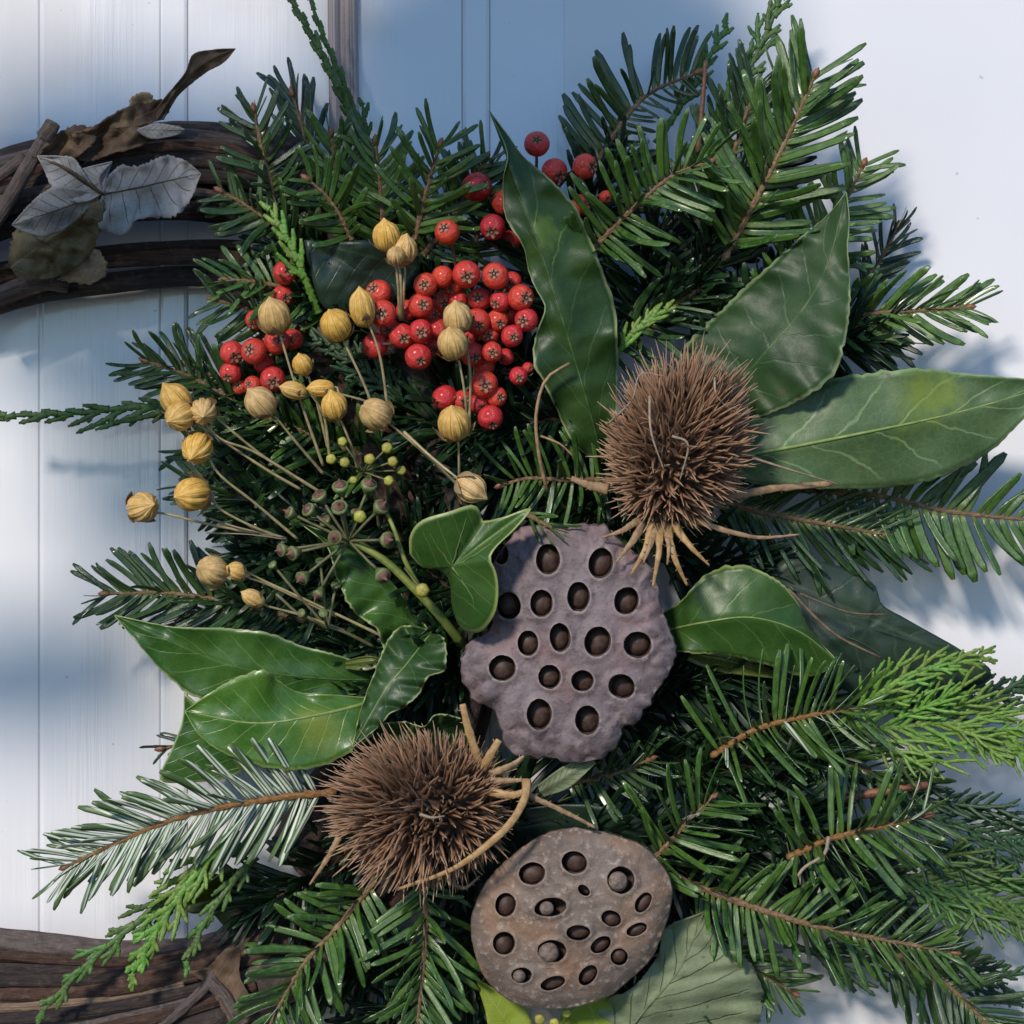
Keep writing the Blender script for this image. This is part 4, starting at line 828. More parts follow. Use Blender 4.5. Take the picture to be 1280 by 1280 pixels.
def lotus(label, c, outline, holes, mat, d, tilt, dome, seed, wrinkle):
    """holes: (x, y, rx, ry, angle, seed depth or None, kind)"""
    rs = random.Random(seed); n = 160
    pts = spline([Vector((*p, 0)) for p in outline + [outline[0]]], n + 1)[:-1]
    cc = Vector((*c, 0)); rr = [(p - cc).length for p in pts]; rmax = max(rr)
    pts = [cc + (p - cc) * (1 + wrinkle * .016 * nz(i * .55, seed) + wrinkle * .012 * nz(i * 1.7, seed)) for i, p in enumerate(pts)]
    angs = [math.atan2((p - cc).y, (p - cc).x) for p in pts]
    def rad_at(x, y):
        a = math.atan2(y - cc.y, x - cc.x); best = min(range(n), key=lambda i: abs((angs[i] - a + math.pi) % (2 * math.pi) - math.pi)); return (pts[best] - cc).length
    def hrel(h, x, y):
        ca, sa = math.cos(R(h[4])), math.sin(R(h[4])); ux, uy = x - h[0], y - h[1]
        return math.hypot((ux * ca + uy * sa) / h[2], (-ux * sa + uy * ca) / h[3])
    def hpt(h, a, s):
        ca, sa = math.cos(R(h[4])), math.sin(R(h[4])); wob = 1 + .06 * nz(math.cos(a) * 1.3 + h[0], math.sin(a) * 1.3 + h[1])
        ux, uy = math.cos(a) * h[2] * s * wob, math.sin(a) * h[3] * s * wob
        return (h[0] + ux * ca - uy * sa, h[1] + ux * sa + uy * ca)
    def height(x, y):
        rel = min(1.2, math.hypot(x - cc.x, y - cc.y) / rad_at(x, y))
        z = d + tilt[0] * (x - cc.x) + tilt[1] * (y - cc.y) + dome * (1 - rel * rel) - 9 * max(0, rel - .86) / .14 * max(0, rel - .86) / .14
        z += 3.6 * nz(x * .022, y * .022, seed) + 1.5 * nz(x * .09, y * .09, seed) + .7 * nz(x * .2, y * .2, seed) + wrinkle * 5 * max(0, rel - .55) * nz(x * .055, y * .055, seed + 3)
        if wrinkle > 1: z -= 5 * max(0, rel - .72) / .28 * max(0, nz(math.atan2(y - cc.y, x - cc.x) * 5.5, rel * .8, seed)) * 2
        if rel > .6:
            cr = nz(math.atan2(y - cc.y, x - cc.x) * 6.5, rel * 2.2, seed + 9) + .5 * nz(x * .06, y * .06, seed + 4)
            z -= wrinkle * 3.2 * max(0, 1 - abs(cr) * 7) * min(1, (rel - .6) / .25)
        e = 0
        for h in holes:
            q = hrel(h, x, y)
            if q < 2:
                z += 2.0 * math.exp(-((q - 1.12) / .2) ** 2) - .8 * math.exp(-((q - 1.5) / .25) ** 2)
                e = max(e, math.exp(-((q - 1.02) / .09) ** 2))
        return z, e
    co = []; ed = []; lab = []
    def loop(ps):
        s = len(co); co.extend(Vector((p[0], p[1])) for p in ps); ed.extend((s + i, s + (i + 1) % len(ps)) for i in range(len(ps))); return list(range(s, s + len(ps)))
    loop([(p.x, p.y) for p in pts])
    HL = [loop([hpt(h, 2 * math.pi * k / 28, 1) for k in range(28)]) for h in holes]
    for h in holes:
        for s, m_ in ((1.1, 26), (1.22, 24), (1.42, 22)):
            for k in range(m_):
                q = hpt(h, 2 * math.pi * (k + s) / m_, s)
                if all(hrel(g, *q) > 1.06 for g in holes if g is not h) and math.hypot(q[0] - cc.x, q[1] - cc.y) < rad_at(*q) * .985: co.append(Vector(q))
    st = 4.6
    for i in range(int(-rmax / st) - 1, int(rmax / st) + 2):
        for k in range(int(-rmax / st) - 1, int(rmax / st) + 2):
            x, y = cc.x + (i + rs.uniform(-.3, .3)) * st, cc.y + (k + rs.uniform(-.3, .3)) * st
            if math.hypot(x - cc.x, y - cc.y) < rad_at(x, y) * .975 and all(hrel(h, x, y) > 1.5 for h in holes): co.append(Vector((x, y)))
    vo, eo, fo = geometry.delaunay_2d_cdt(co, ed, [], 0, 1e-4)[:3]
    V = []; A = []
    for q in vo:
        z, e = height(q.x, q.y); V.append(P(q.x, q.y, z)); A.append(e)
    F = []
    for fc in fo:
        x = sum(vo[i].x for i in fc) / 3; y = sum(vo[i].y for i in fc) / 3
        if math.hypot(x - cc.x, y - cc.y) > rad_at(x, y) * 1.004: continue
        if any(hrel(h, x, y) < .985 for h in holes): continue
        F.append(tuple(fc))
    t = thing('lotus_pod', label, 'lotus pod', P(c[0], c[1], d - 120), 'lotus seed pods')
    part('face', V, F, mat, t, att=A)
    # flesh behind the face: a cone running back to the stalk
    V = []; F = []; prof = ((1, 0, 1), (1.012, -6, 0), (1.0, -16, 0), (.93, -36, 0), (.78, -66, 0), (.55, -98, 0), (.3, -128, 0), (.1, -150, 0))
    for s, dz_, _ in prof:
        for i, p in enumerate(pts):
            q = cc + (p - cc) * s; z = (height(p.x, p.y)[0] if dz_ > -20 else d - 6) + dz_
            if dz_ < -20: z = max(10, z)
            V.append(P(q.x, q.y, z))
    for j in range(len(prof) - 1):
        for i in range(n): F.append((j * n + i, j * n + (i + 1) % n, (j + 1) * n + (i + 1) % n, (j + 1) * n + i))
    part('cup', V, F, mat, t, att=[0] * len(V))
    for hi, h in enumerate(holes):
        V = []; F = []; m_ = 28; dep = 30
        for s, zz in ((1, 0), (.985, -2), (.97, -12), (.88, -25), (.4, -dep)):
            for k in range(m_):
                q = hpt(h, 2 * math.pi * k / m_, s); b = hpt(h, 2 * math.pi * k / m_, 1); V.append(P(*q, height(*b)[0] + zz))
        for j in range(4):
            for k in range(m_): F.append((j * m_ + k, (j + 1) * m_ + k, (j + 1) * m_ + (k + 1) % m_, j * m_ + (k + 1) % m_))
        F.append(tuple(4 * m_ + k for k in range(m_)))
        cav = part('seed_hole', V, F, M['pod_in'], t)
        if h[5] is not None:
            sr = min(h[2], h[3]) * .9 if h[6] == 0 else h[6]; zc = height(h[0] + h[2] * 1.1, h[1])[0] - h[5] - sr
            sx, sy = (h[2] * .9, h[3] * .9) if h[6] == 0 else (h[6], h[6]); ox, oy = (rs.uniform(-1.5, 1.5), rs.uniform(-2.5, .5)) if h[6] == 0 else (-h[2] * .22, h[3] * .12)
            V = []; F = []; a_, b_ = 20, 12
            for j in range(b_ + 1):
                th = math.pi * j / b_
                for k in range(a_):
                    ph = 2 * math.pi * k / a_; g = (math.cos(ph) * math.sin(th) * sx, math.sin(ph) * math.sin(th) * sy)
                    ca, sa = math.cos(R(h[4])), math.sin(R(h[4]))
                    V.append(P(h[0] + ox + g[0] * ca - g[1] * sa, h[1] + oy + g[0] * sa + g[1] * ca, zc + sr * .3 + math.cos(th) * sr * .75))
            for j in range(b_):
                for k in range(a_): F.append((j * a_ + k, (j + 1) * a_ + k, (j + 1) * a_ + (k + 1) % a_, j * a_ + (k + 1) % a_))
            part('seed', V, F, M['seed_pale'] if h[6] else M['seed'], cav)
    return t


OUT1 = [(637, 677), (653, 660), (695, 660), (746, 656), (769, 671), (790, 690), (818, 718), (824, 754), (841, 800), (842, 826), (828, 852), (808, 883), (793, 905), (779, 907), (772, 927), (751, 947), (715, 952), (679, 946), (648, 944), (632, 929), (625, 901), (617, 886), (594, 875), (581, 852), (577, 829), (587, 803), (614, 787), (617, 745), (618, 705)]
H1 = [(685, 699, 14, 18, 0), (751, 704, 14, 18, 10), (636, 757, 14, 16, -10), (677, 754, 13, 16, 0), (723, 746, 13, 17.5, 0), (783, 751, 14, 16.5, 20), (660, 804, 12, 15, 0), (700, 797, 12, 17, -5), (747, 802, 15, 18, 15), (797, 806, 16, 15.5, 0), (628, 835, 15.5, 15, 0), (687, 846, 13, 14, 0), (728, 851, 13, 12.5, 0), (777, 858, 15.5, 14, 20), (674, 893, 14.5, 18, 0), (734, 900, 14, 17, 0), (627, 693, 8, 12, 0)]
HD = [9, 8, 8, 8, 9, 6, 8, 10, 10, 7, 9, 8, 9, 7, 10, 8, 14]
lotus('upper lotus pod, mauve grey with ragged rim and open seed holes', (712, 805), OUT1, [(h[0], h[1], h[2] * 1.1, h[3] * 1.08, h[4], HD[i] + 8, 0) for i, h in enumerate(H1)], M['pod1'], 232, (.03, -.06), 12, 3, 2.0)
OUT2 = [(718, 1035), (758, 1042), (803, 1058), (829, 1085), (839, 1109), (836, 1139), (825, 1172), (812, 1199), (785, 1225), (758, 1245), (718, 1258), (684, 1260), (651, 1256), (624, 1240), (604, 1216), (594, 1189), (590, 1152), (600, 1119), (617, 1092), (651, 1062), (684, 1042)]
H2 = [(665, 1092, 15.5, 13, -10, 15, 0), (718, 1078, 15, 13, 15, 15, 0), (776, 1100, 16, 16, 0, -3, 13), (632, 1131, 12, 14, 10, 13, 0), (730, 1113, 8, 5.5, 40, 15, 0), (688, 1134, 19, 11, -8, 0, 9), (764, 1148, 12, 9, 20, 7, 0), (804, 1128, 8, 13, 35, 4, 0), (796, 1162, 12.5, 7, -22, 4, 0), (723, 1166, 14, 9, 0, 13, 0), (751, 1181, 13, 8.5, -32, 6, 0), (630, 1179, 13, 13.5, 0, 13, 0), (690, 1189, 17, 13, 0, -2, 13), (774, 1196, 10, 10, 0, 2, 0), (735, 1219, 9, 13.5, 40, 9, 0), (652, 1219, 12, 9, 0, -1, 8), (691, 1229, 15, 7.5, -18, 10, 0)]
lotus('lower lotus pod, round and brown with scuffed speckled face', (715, 1148), OUT2, [(h[0], h[1], h[2] * 1.08, h[3] * 1.08) + h[4:] for h in H2], M['pod2'], 236, (.02, -.10), 16, 5, .5)

# ------------------------------------------------------------------ teasels
def mat_spine():
    m = NT('teasel_spine'); e = m.n('Attribute', {'attribute_name': 'edge'}).outputs['Fac']; nz_ = m.noise(m.obj(), 420, 3)
    c = m.mix(m.step(e, .1, .75), (0.13, 0.066, 0.036), (0.33, 0.185, 0.105)); c = m.mix(m.step(e, .7, 1.0), c, (0.50, 0.34, 0.21)); c = m.mix(m.math('MULTIPLY', m.step(nz_, .4, .7), .5), c, (0.15, 0.085, 0.055))
    return m.done(c, .6)
M['spine'] = mat_spine()
M['core'] = mat_plain('teasel_core', (0.03, 0.018, 0.012), (0.06, 0.035, 0.022), 300, .8, .5)
M['bract'] = mat_plain('teasel_bract', (0.20, 0.12, 0.06), (0.36, 0.24, 0.13), 350, .6, .5)
M['bract_gold'] = mat_plain('teasel_bract_gold', (0.30, 0.17, 0.06), (0.44, 0.29, 0.13), 350, .55, .5)
M['straw'] = mat_plain('pale_straw', (0.22, 0.165, 0.11), (0.34, 0.27, 0.19), 350, .6, .4)


def teasel(label, c, axis, a, b, n, L, bracts, strands, seed):
    rs = random.Random(seed); cw = P(*c); ax = Vector((axis[0], -axis[2], -axis[1])).normalized()   # px x right, py down, d out
    s1 = ax.orthogonal().normalized(); s2 = ax.cross(s1)
    t = thing('teasel_head', label, 'teasel', cw - ax * a * K, 'dried teasel heads')
    V = []; F = []
    for j in range(17):
        th = math.pi * j / 16
        for k in range(24):
            ph = 2 * math.pi * k / 24; V.append(cw + (ax * math.cos(th) * a * .72 + (s1 * math.cos(ph) + s2 * math.sin(ph)) * math.sin(th) * b * .66) * K)
    for j in range(16):
        for k in range(24): F.append((j * 24 + k, (j + 1) * 24 + k, (j + 1) * 24 + (k + 1) % 24, j * 24 + (k + 1) % 24))
    part('core', V, F, M['core'], t)
    V = []; F = []; A = []
    for i in range(n):
        z = 1 - 2 * (i + .5) / n; ph = i * 2.399963 + rs.uniform(-.12, .12); rr = math.sqrt(1 - z * z)
        rad = s1 * math.cos(ph) + s2 * math.sin(ph)
        base = cw + (ax * z * a * .70 + rad * rr * b * .64) * K
        nrm = (ax * (z / a) + rad * (rr / b)); nrm.normalize()
        if nrm.y > .55: continue                                   # pressed into the greenery behind
        dr = (nrm + ax * .28 + Vector((rs.gauss(0, .19), rs.gauss(0, .19), rs.gauss(0, .19)))).normalized()
        ln = L * K * (rs.uniform(.75, 1.14) if rs.random() > .12 else rs.uniform(.4, .7)) * (1.0 + .25 * max(0, z))
        bend = (ax * rs.uniform(.02, .22) + Vector((rs.gauss(0, .13), rs.gauss(0, .13), rs.gauss(0, .13)))) * ln
        u1 = dr.orthogonal().normalized(); u2 = dr.cross(u1); o = len(V); r0 = K * rs.uniform(2.3, 3.6)
        for x, r in ((0, 1), (.4, .72), (.75, .42), (1, .1)):
            q = base + dr * ln * x + bend * x * x
            for k in range(4): V.append(q + (u1 * math.cos(k * math.pi / 2) + u2 * math.sin(k * math.pi / 2)) * r0 * r); A.append(x)
        for j in range(3):
            for k in range(4): F.append((o + j * 4 + k, o + j * 4 + (k + 1) % 4, o + (j + 1) * 4 + (k + 1) % 4, o + (j + 1) * 4 + k))
    part('spines', V, F, M['spine'], t, att=A, stuff=True)
    for pts, r0, r1, mt in bracts:
        p = spline([P(*q) for q in pts], 22); rad = [K * (r0 + (r1 - r0) * (i / 21) ** 1.2) * (1 + .12 * rs.uniform(-1, 1)) for i in range(22)]
        v, f, u = tube(p, rad, 8, .4, lambda i, k, a: 1 + .25 * nz(math.cos(a) * 2 + seed, math.sin(a) * 2, i * .25))
        for i in range(3, 20, 4):                                   # tiny prickles
            fr = frames(p)[i]; o = len(v); q = p[i] + fr[2] * rad[i] * rs.choice((-1, 1)); dd = (q - p[i]).normalized()
            v += [q - fr[0] * K * 1.2, q + fr[0] * K * 1.2, q + fr[1] * K, q + dd * K * 4 + fr[0] * K * 2]; u += [(0, 0)] * 4; f += [(o, o + 1, o + 3), (o + 1, o + 2, o + 3), (o + 2, o, o + 3)]
        part('bract', v, f, M[mt], t, uv=u)
    for pts, r0 in strands:
        p = spline([P(*q) for q in pts], 18); v, f, u = tube(p, [K * r0 * (1 - .6 * i / 17) for i in range(18)], 6); part('dry_strand', v, f, M['straw'], t, uv=u)
    return t


B, BG = 'bract', 'bract_gold'
teasel('upper teasel head, dark brown, between the bay leaves and mauve pod', (846, 562, 250), (38, -105, 30), 106, 86, 1300, 40,
       [([(760, 612, 236), (735, 606, 238), (714, 598, 240)], 7, 3, B), ([(905, 622, 240), (960, 612, 236), (1040, 604, 230)], 5.5, 3.5, B), ([(806, 655, 252), (788, 680, 264), (770, 703, 262)], 6, 1, B),
        ([(816, 655, 256), (806, 688, 272), (789, 718, 270)], 6, 1.2, BG), ([(820, 660, 258), (812, 684, 274), (804, 704, 276)], 5, 1, B), ([(826, 655, 258), (823, 694, 276), (816, 734, 272)], 5.5, 1.2, BG), ([(833, 655, 258), (842, 694, 276), (859, 732, 268)], 6, 1.6, BG), ([(832, 660, 258), (836, 684, 276), (834, 706, 278)], 4.5, 1, B), ([(842, 655, 256), (862, 682, 272), (887, 707, 268)], 5.5, 1, BG), ([(800, 650, 250), (776, 664, 258), (752, 672, 254)], 5, 1, B), ([(868, 650, 262), (910, 664, 266), (950, 672, 262), (1000, 668, 256)], 4, 1, B)],
       [([(760, 530, 270), (790, 500, 300), (800, 468, 300), (830, 470, 310)], 1.5), ([(812, 495, 330), (814, 540, 340), (830, 588, 336)], 2), ([(840, 545, 345), (860, 556, 345), (850, 600, 338)], 1.8), ([(893, 470, 310), (896, 495, 316), (916, 515, 308)], 1.8), ([(940, 572, 262), (990, 588, 262), (1050, 606, 240)], 1.8)], 11)
teasel('lower teasel head, warm brown, left of the brown pod', (532, 1012, 236), (-72, -6, 62), 110, 90, 1300, 44,
       [([(600, 955, 250), (588, 920, 262), (578, 880, 268)], 6, 4, BG), ([(602, 962, 252), (612, 945, 262), (624, 925, 266)], 6, 4, BG), ([(612, 968, 250), (640, 956, 256), (655, 945, 256)], 5, 2, B),
        ([(612, 990, 262), (640, 994, 268), (660, 988, 268)], 6, 4, BG), ([(612, 976, 256), (636, 976, 262), (655, 975, 262)], 5, 2, B), ([(658, 974, 270), (655, 1000, 284), (630, 1038, 306), (570, 1084, 306), (496, 1112, 290)], 5.5, 2, BG), ([(655, 992, 264), (700, 1012, 262), (745, 1035, 256)], 4, 2, B), ([(424, 1046, 220), (410, 1072, 226), (387, 1106, 222)], 4.5, 1.2, B), ([(560, 1100, 220), (580, 1110, 226), (600, 1095, 222)], 3.5, 1, B)],
       [([(525, 1018, 340), (540, 1022, 344), (556, 1020, 338)], 2.4)], 12)

# ------------------------------------------------------------------ red berries
def mat_berry():
    m = NT('rowan_berry_skin'); o = m.obj(); r = m.rnd(); n1 = m.noise(o, 2.2, 3); n2 = m.noise(o, 14, 3)
    c = m.mix(r, (0.60, 0.026, 0.036), (0.70, 0.070, 0.030)); c = m.mix(m.math('MULTIPLY', m.step(n1, .45, .75), .6), c, (0.38, 0.012, 0.022)); c = m.mix(m.math('MULTIPLY', m.step(n2, .62, .75), .35), c, (0.62, 0.16, 0.06))
    m.bump(m.math('ADD', n2, m.math('MULTIPLY', n1, 2.5)), .35, .06)
    return m.done(c, .38, Coat_Weight=.3, Coat_Roughness=.2)
M['berry'] = mat_berry()
M['calyx_dark'] = mat_plain('berry_calyx_dark', (0.02, 0.012, 0.010), (0.05, 0.03, 0.02), 20, .8, .3)
M['calyx_pale'] = mat_plain('berry_calyx_pale', (0.26, 0.13, 0.075), (0.40, 0.24, 0.14), 20, .7, .3)
M['bstalk'] = mat_plain('berry_stalk', (0.10, 0.06, 0.035), (0.18, 0.13, 0.08), 300, .7, .4)


def berry_mesh():
    V = []; F = []; a, b = 22, 15
    for j in range(b):
        th = math.pi * (j / (b - 1)); r = math.sin(th); z = math.cos(th) * .95
        if th < .5: z -= .20 * (1 - th / .5) ** 2
        for k in range(a):
            ph = 2 * math.pi * k / a; rr = r * (1 + .025 * math.cos(5 * ph) * (1 if th < 1 else .3)); V.append((rr * math.cos(ph), rr * math.sin(ph), z))
    for j in range(b - 1):
        for k in range(a): F.append((j * a + k, (j + 1) * a + k, (j + 1) * a + (k + 1) % a, j * a + (k + 1) % a))
    return mesh('berry', V, F, M['berry'])


def calyx_mesh():
    V = [(0, 0, .80)]; F = []; mi = []
    for k in range(10):
        a = math.pi * k / 5; r = .40 if k % 2 == 0 else .15; V.append((r * math.cos(a), r * math.sin(a), .90 if k % 2 == 0 else .87))
    for k in range(10): F.append((0, 1 + k, 1 + (k + 1) % 10)); mi.append(0)
    for k in range(5):                                              # curled sepals between the dark rays
        a = 2 * math.pi * (k + .5) / 5; o = len(V); ca, sa = math.cos(a), math.sin(a)
        for r, t_, z in ((.16, -.07, .88), (.16, .07, .88), (.30, .085, .935), (.40, 0, .925), (.30, -.085, .935)): V.append((r * ca - t_ * sa, r * sa + t_ * ca, z))
        F.append((o, o + 1, o + 2, o + 3, o + 4)); mi.append(1)
    o = len(V)
    for k in range(8): V.append((.07 * math.cos(k * math.pi / 4), .07 * math.sin(k * math.pi / 4), .93))
    F.append(tuple(o + k for k in range(8))); mi.append(1)
    return mesh('calyx', V, F, [M['calyx_dark'], M['calyx_pale']], midx=mi, smooth=False)


BM, CM = berry_mesh(), calyx_mesh()


def berries(label, lst, hub, seed):
    rs = random.Random(seed); hubp = P(*hub); t = thing('berry_bunch', label, 'berries', hubp, 'bunches of red berries')
    for q in lst:
        x, y, r, d = q[:4]; c = P(x, y, d); r *= rs.uniform(.9, 1.08)
        if len(q) > 4: ax = Vector((q[4], -1.0, -q[5]))
        else: ax = Vector((rs.uniform(-.75, .75), -1.0, -rs.uniform(-.5, .8)))
        if rs.random() < .14 and len(q) <= 4: ax.y = .6
        ax.normalize(); s1 = ax.orthogonal().normalized(); s1 = Matrix.Rotation(rs.uniform(0, 6), 3, ax) @ s1; s2 = ax.cross(s1)
        o = link('berry', BM, t); o.location = c - hubp; o.rotation_mode = 'QUATERNION'; o.rotation_quaternion = Matrix((s1, s2, ax)).transposed().to_quaternion(); o.scale = (r * K * rs.uniform(.96, 1.04), r * K, r * K * rs.uniform(.92, 1.06))
        k = link('calyx', CM, o); kk = rs.uniform(1.05, 1.4); k.scale = (kk, kk * rs.uniform(.85, 1.1), 1.01)
        e = c - ax * r * K * .95; md = e.lerp(hubp, .5) - ax * K * 10
        v, f, u = tube(spline([e, md, hubp], 14), [K * 1.9] * 14, 6); part('stalk', v, f, M['bstalk'], t, uv=u)
    return t


berries('large bunch of red berries left of the upright bay leaf', [(559, 290, 17, 216, -.3, -.3), (473, 366, 16, 176), (479, 392, 18, 222, -.1, .1), (469, 432, 17, 196), (532, 356, 16.5, 204, -.1, .1), (553, 346, 15, 196), (583, 343, 16.5, 214, .1, .3), (619, 345, 16.5, 216, -.1, -.1), (526, 382, 15.5, 200), (625, 377, 14.5, 206), (651, 372, 16, 212, .5, .1), (658, 400, 15, 210), (556, 378, 15, 160), (502, 420, 16, 206, .3, .3), (526, 414, 16.5, 218, .1, .2), (523, 446, 16, 212, .3, .5), (596, 402, 16, 208, .3, .5), (591, 443, 15.5, 202, .3, .4), (615, 440, 14.5, 212, .1, .2), (640, 420, 15, 212, .2, .2), (622, 401, 15, 196), (612, 418, 12, 190), (540, 395, 14, 160), (572, 375, 14, 170), (636, 392, 13, 180), (585, 420, 14, 170), (508, 388, 14, 176), (548, 412, 14, 178), (600, 374, 14, 180), (606, 458, 13, 176), (488, 412, 13, 178), (640, 352, 13, 180), (566, 356, 14, 180), (545, 432, 13, 172), (632, 446, 12, 180)], (580, 430, 120), 1)
berries('low bunch of red berries above the furry seed capsule', [(605, 480, 16.5, 206, .1, .2), (621, 496, 13.5, 198, .5, .1), (613, 522, 15.5, 208, .3, 1.0), (648, 470, 13, 206, .1, .3), (556, 497, 17, 170), (600, 503, 14, 186), (578, 500, 12, 168), (660, 460, 7, 190)], (590, 470, 110), 2)
berries('red berries beside the tip of the upright bay leaf', [(671, 180, 17, 178, .0, -.2), (693, 214, 15.5, 174, .7, .8), (731, 208, 15.5, 176, 1.0, .2), (727, 256, 14.5, 178), (596, 234, 18, 172), (630, 253, 17, 176), (616, 284, 16, 190, -.1, .6), (757, 246, 9, 168), (640, 300, 14, 150)], (670, 290, 120), 3)
berries('bunch of crimson berries under the left seed capsules', [(317, 439, 17.5, 196, -.3, -.1), (346, 427, 16, 184), (290, 441, 14.5, 178), (341, 474, 17.5, 186), (288, 466, 13.5, 172), (316, 481, 12, 170), (319, 400, 13, 168), (366, 424, 13, 168), (300, 484, 10, 160), (330, 455, 12, 160)], (350, 460, 110), 4)
berries('two red berries below the fir jutting left', [(356, 341, 14.5, 182, .5, -.1), (353, 370, 14, 170)], (385, 385, 120), 5)

# ------------------------------------------------------------------ flax capsules
def mat_flax():
    m = NT('flax_capsule_husk'); u = m.uv(); s = m.n('SeparateXYZ', None, Vector=u); r = m.rnd(); o = m.obj()
    n1 = m.noise(o, 2.5, 4)
    st = m.math('ABSOLUTE', m.math('SUBTRACT', m.math('FRACT', m.math('MULTIPLY', s.outputs[0], 10.0)), .5))
    fine = m.noise(m.scale(u, (60, 2, 1)), 1.0, 3)
    c = m.mix(m.step(n1, .35, .65), (0.56, 0.37, 0.155), (0.70, 0.50, 0.25)); c = m.mix(m.math('MULTIPLY', m.step(st, .1, .0), .75), c, (0.22, 0.12, 0.04)); c = m.mix(m.math('MULTIPLY', m.step(fine, .5, .8), .5), c, (0.80, 0.62, 0.33))
    c = hsv(m, c, .5, m.math('ADD', m.math('MULTIPLY', r, .25), 1.05), m.math('ADD', m.math('MULTIPLY', r, .15), .98))
    m.bump(fine, .3, .02)
    return m.done(c, .5)
M['flax'] = mat_flax()
M['flax_stem'] = mat_plain('flax_stem', (0.30, 0.25, 0.12), (0.44, 0.37, 0.20), 250, .55, .3)
M['sepal'] = mat_plain('flax_sepal', (0.26, 0.18, 0.09), (0.42, 0.30, 0.16), 300, .6, .3)


def capsule_mesh(elong, openness):
    V = []; F = []; U = []; a, b = 50, 16
    for j in range(b + 1):
        u = j / b; th = math.pi * u
        r = math.sin(th) ** .82 * (1 - .12 * (1 - u)); z = -math.cos(th) * elong
        if u > .84: r *= 1 - .35 * (u - .84) / .16; z += .35 * ((u - .84) / .16) ** 1.6
        for k in range(a):
            ph = 2 * math.pi * k / a; g = 1 - .13 * max(0, math.cos(10 * ph)) ** 5 - .07 * max(0, math.cos(5 * ph)) ** 8
            V.append((r * g * math.cos(ph), r * g * math.sin(ph), z)); U.append((k / a, u))
    for j in range(b):
        for k in range(a): F.append((j * a + k, j * a + (k + 1) % a, (j + 1) * a + (k + 1) % a, (j + 1) * a + k))
    return mesh('capsule', V, F, M['flax'], uv=U)


def sepal_mesh():
    V = []; F = []; n = 7
    for i in range(n):
        u = i / (n - 1); wv = .30 * math.sin(math.pi * (.16 + .84 * u)) ; r = .18 + .95 * math.sin(u * 1.35); z = -1.0 + 1.05 * u ** 1.3
        for k in (-1, 0, 1): V.append((r + (.04 if k == 0 else 0), k * wv, z))
    for i in range(n - 1):
        for k in (0, 1): a = i * 3 + k; F.append((a, a + 1, a + 4, a + 3))
    return mesh('sepal', V, F, M['sepal'])


CAPS = [capsule_mesh(1.02, 0), capsule_mesh(1.35, 0)]; SEP = sepal_mesh()


def flax(label, x, y, r, d, stem, axis=None, elong=0, seed=0, sep=4):
    rs = random.Random(seed + int(x * 7 + y)); c = P(x, y, d); sp = [P(*q) for q in stem]
    ax = (c - sp[0]).normalized() if axis is None else Vector((axis[0], -axis[2], -axis[1])).normalized()
    t = thing('flax_capsule', label, 'seed capsule', sp[-1], 'dried flax seed capsules')
    s1 = Matrix.Rotation(rs.uniform(0, 6), 3, ax) @ ax.orthogonal().normalized(); rot = Matrix((s1, ax.cross(s1), ax)).transposed().to_quaternion()
    o = link('capsule', CAPS[elong], t); o.location = c - sp[-1]; o.rotation_mode = 'QUATERNION'; o.rotation_quaternion = rot; o.scale = (r * K,) * 3
    for k in range(sep):
        q = link('sepal', SEP, o); q.rotation_euler = (0, 0, 2 * math.pi * (k + rs.uniform(-.2, .2)) / sep); q.scale = (1.1, 1.15, rs.uniform(.7, 1.25)); q.location = (0, 0, 0)
    e = c - ax * r * K * .97
    path = spline([e, e - ax * K * 8] + sp, 30); v, f, u = tube(path, [K * (1.25 + .9 * i / 29) * (1 + .1 * rs.uniform(-1, 1)) for i in range(30)], 7); part('stem', v, f, M['flax_stem'], t, uv=u)
    return t


flax('seed capsule at the back of the trio at left', 220, 500, 20, 226, [(262, 540, 214), (330, 585, 190), (376, 612, 170)], (-.6, -.8, .3))
flax('front seed capsule of the trio at left', 226, 520, 19, 246, [(275, 548, 226), (320, 566, 206), (400, 615, 170)], (-.5, .3, .75))
flax('right hand seed capsule of the trio at left', 254, 514, 17.5, 242, [(282, 532, 224), (326, 568, 200), (372, 600, 170)], (.1, .3, .8))
flax('seed capsule hanging just below the trio', 247, 560, 20, 240, [(270, 588, 226), (320, 630, 200), (372, 674, 170)], (-.2, .5, .75))
flax('large seed capsule right of the leftmost capsule', 241, 618, 22, 240, [(275, 636, 226), (320, 660, 206), (358, 674, 176)], (-.55, .1, .6))
flax('leftmost seed capsule standing clear against the door', 178, 634, 20, 236, [(205, 642, 228), (260, 655, 212), (356, 674, 176)], (.5, -.1, .55))
flax('orange seed capsule above the dark fir at left', 266, 714, 20, 236, [(300, 712, 226), (330, 726, 206), (400, 758, 186), (480, 796, 160)], (-.5, -.2, .7))
flax('tiny bud beside the orange seed capsule', 296, 714, 12, 234, [(310, 722, 226), (345, 735, 200), (420, 770, 176)], (-.7, -.3, .4), 0, 3)
flax('small long bud below the orange seed capsule', 317, 748, 11, 230, [(335, 758, 220), (380, 770, 196), (430, 788, 170)], (-.7, -.4, .3), 1)
flax('seed capsule above the left crimson berries', 343, 396, 21, 240, [(350, 418, 232), (372, 490, 214), (404, 582, 176)], (-.15, -.75, .5))
flax('seed capsule below the bright cypress tip', 420, 407, 20, 240, [(430, 428, 232), (455, 480, 214), (478, 540, 180)], (-.25, -.6, .6))
flax('seed capsule below the crimson berries', 326, 504, 20, 240, [(345, 522, 230), (372, 555, 210), (404, 592, 176)], (-.5, -.6, .5))
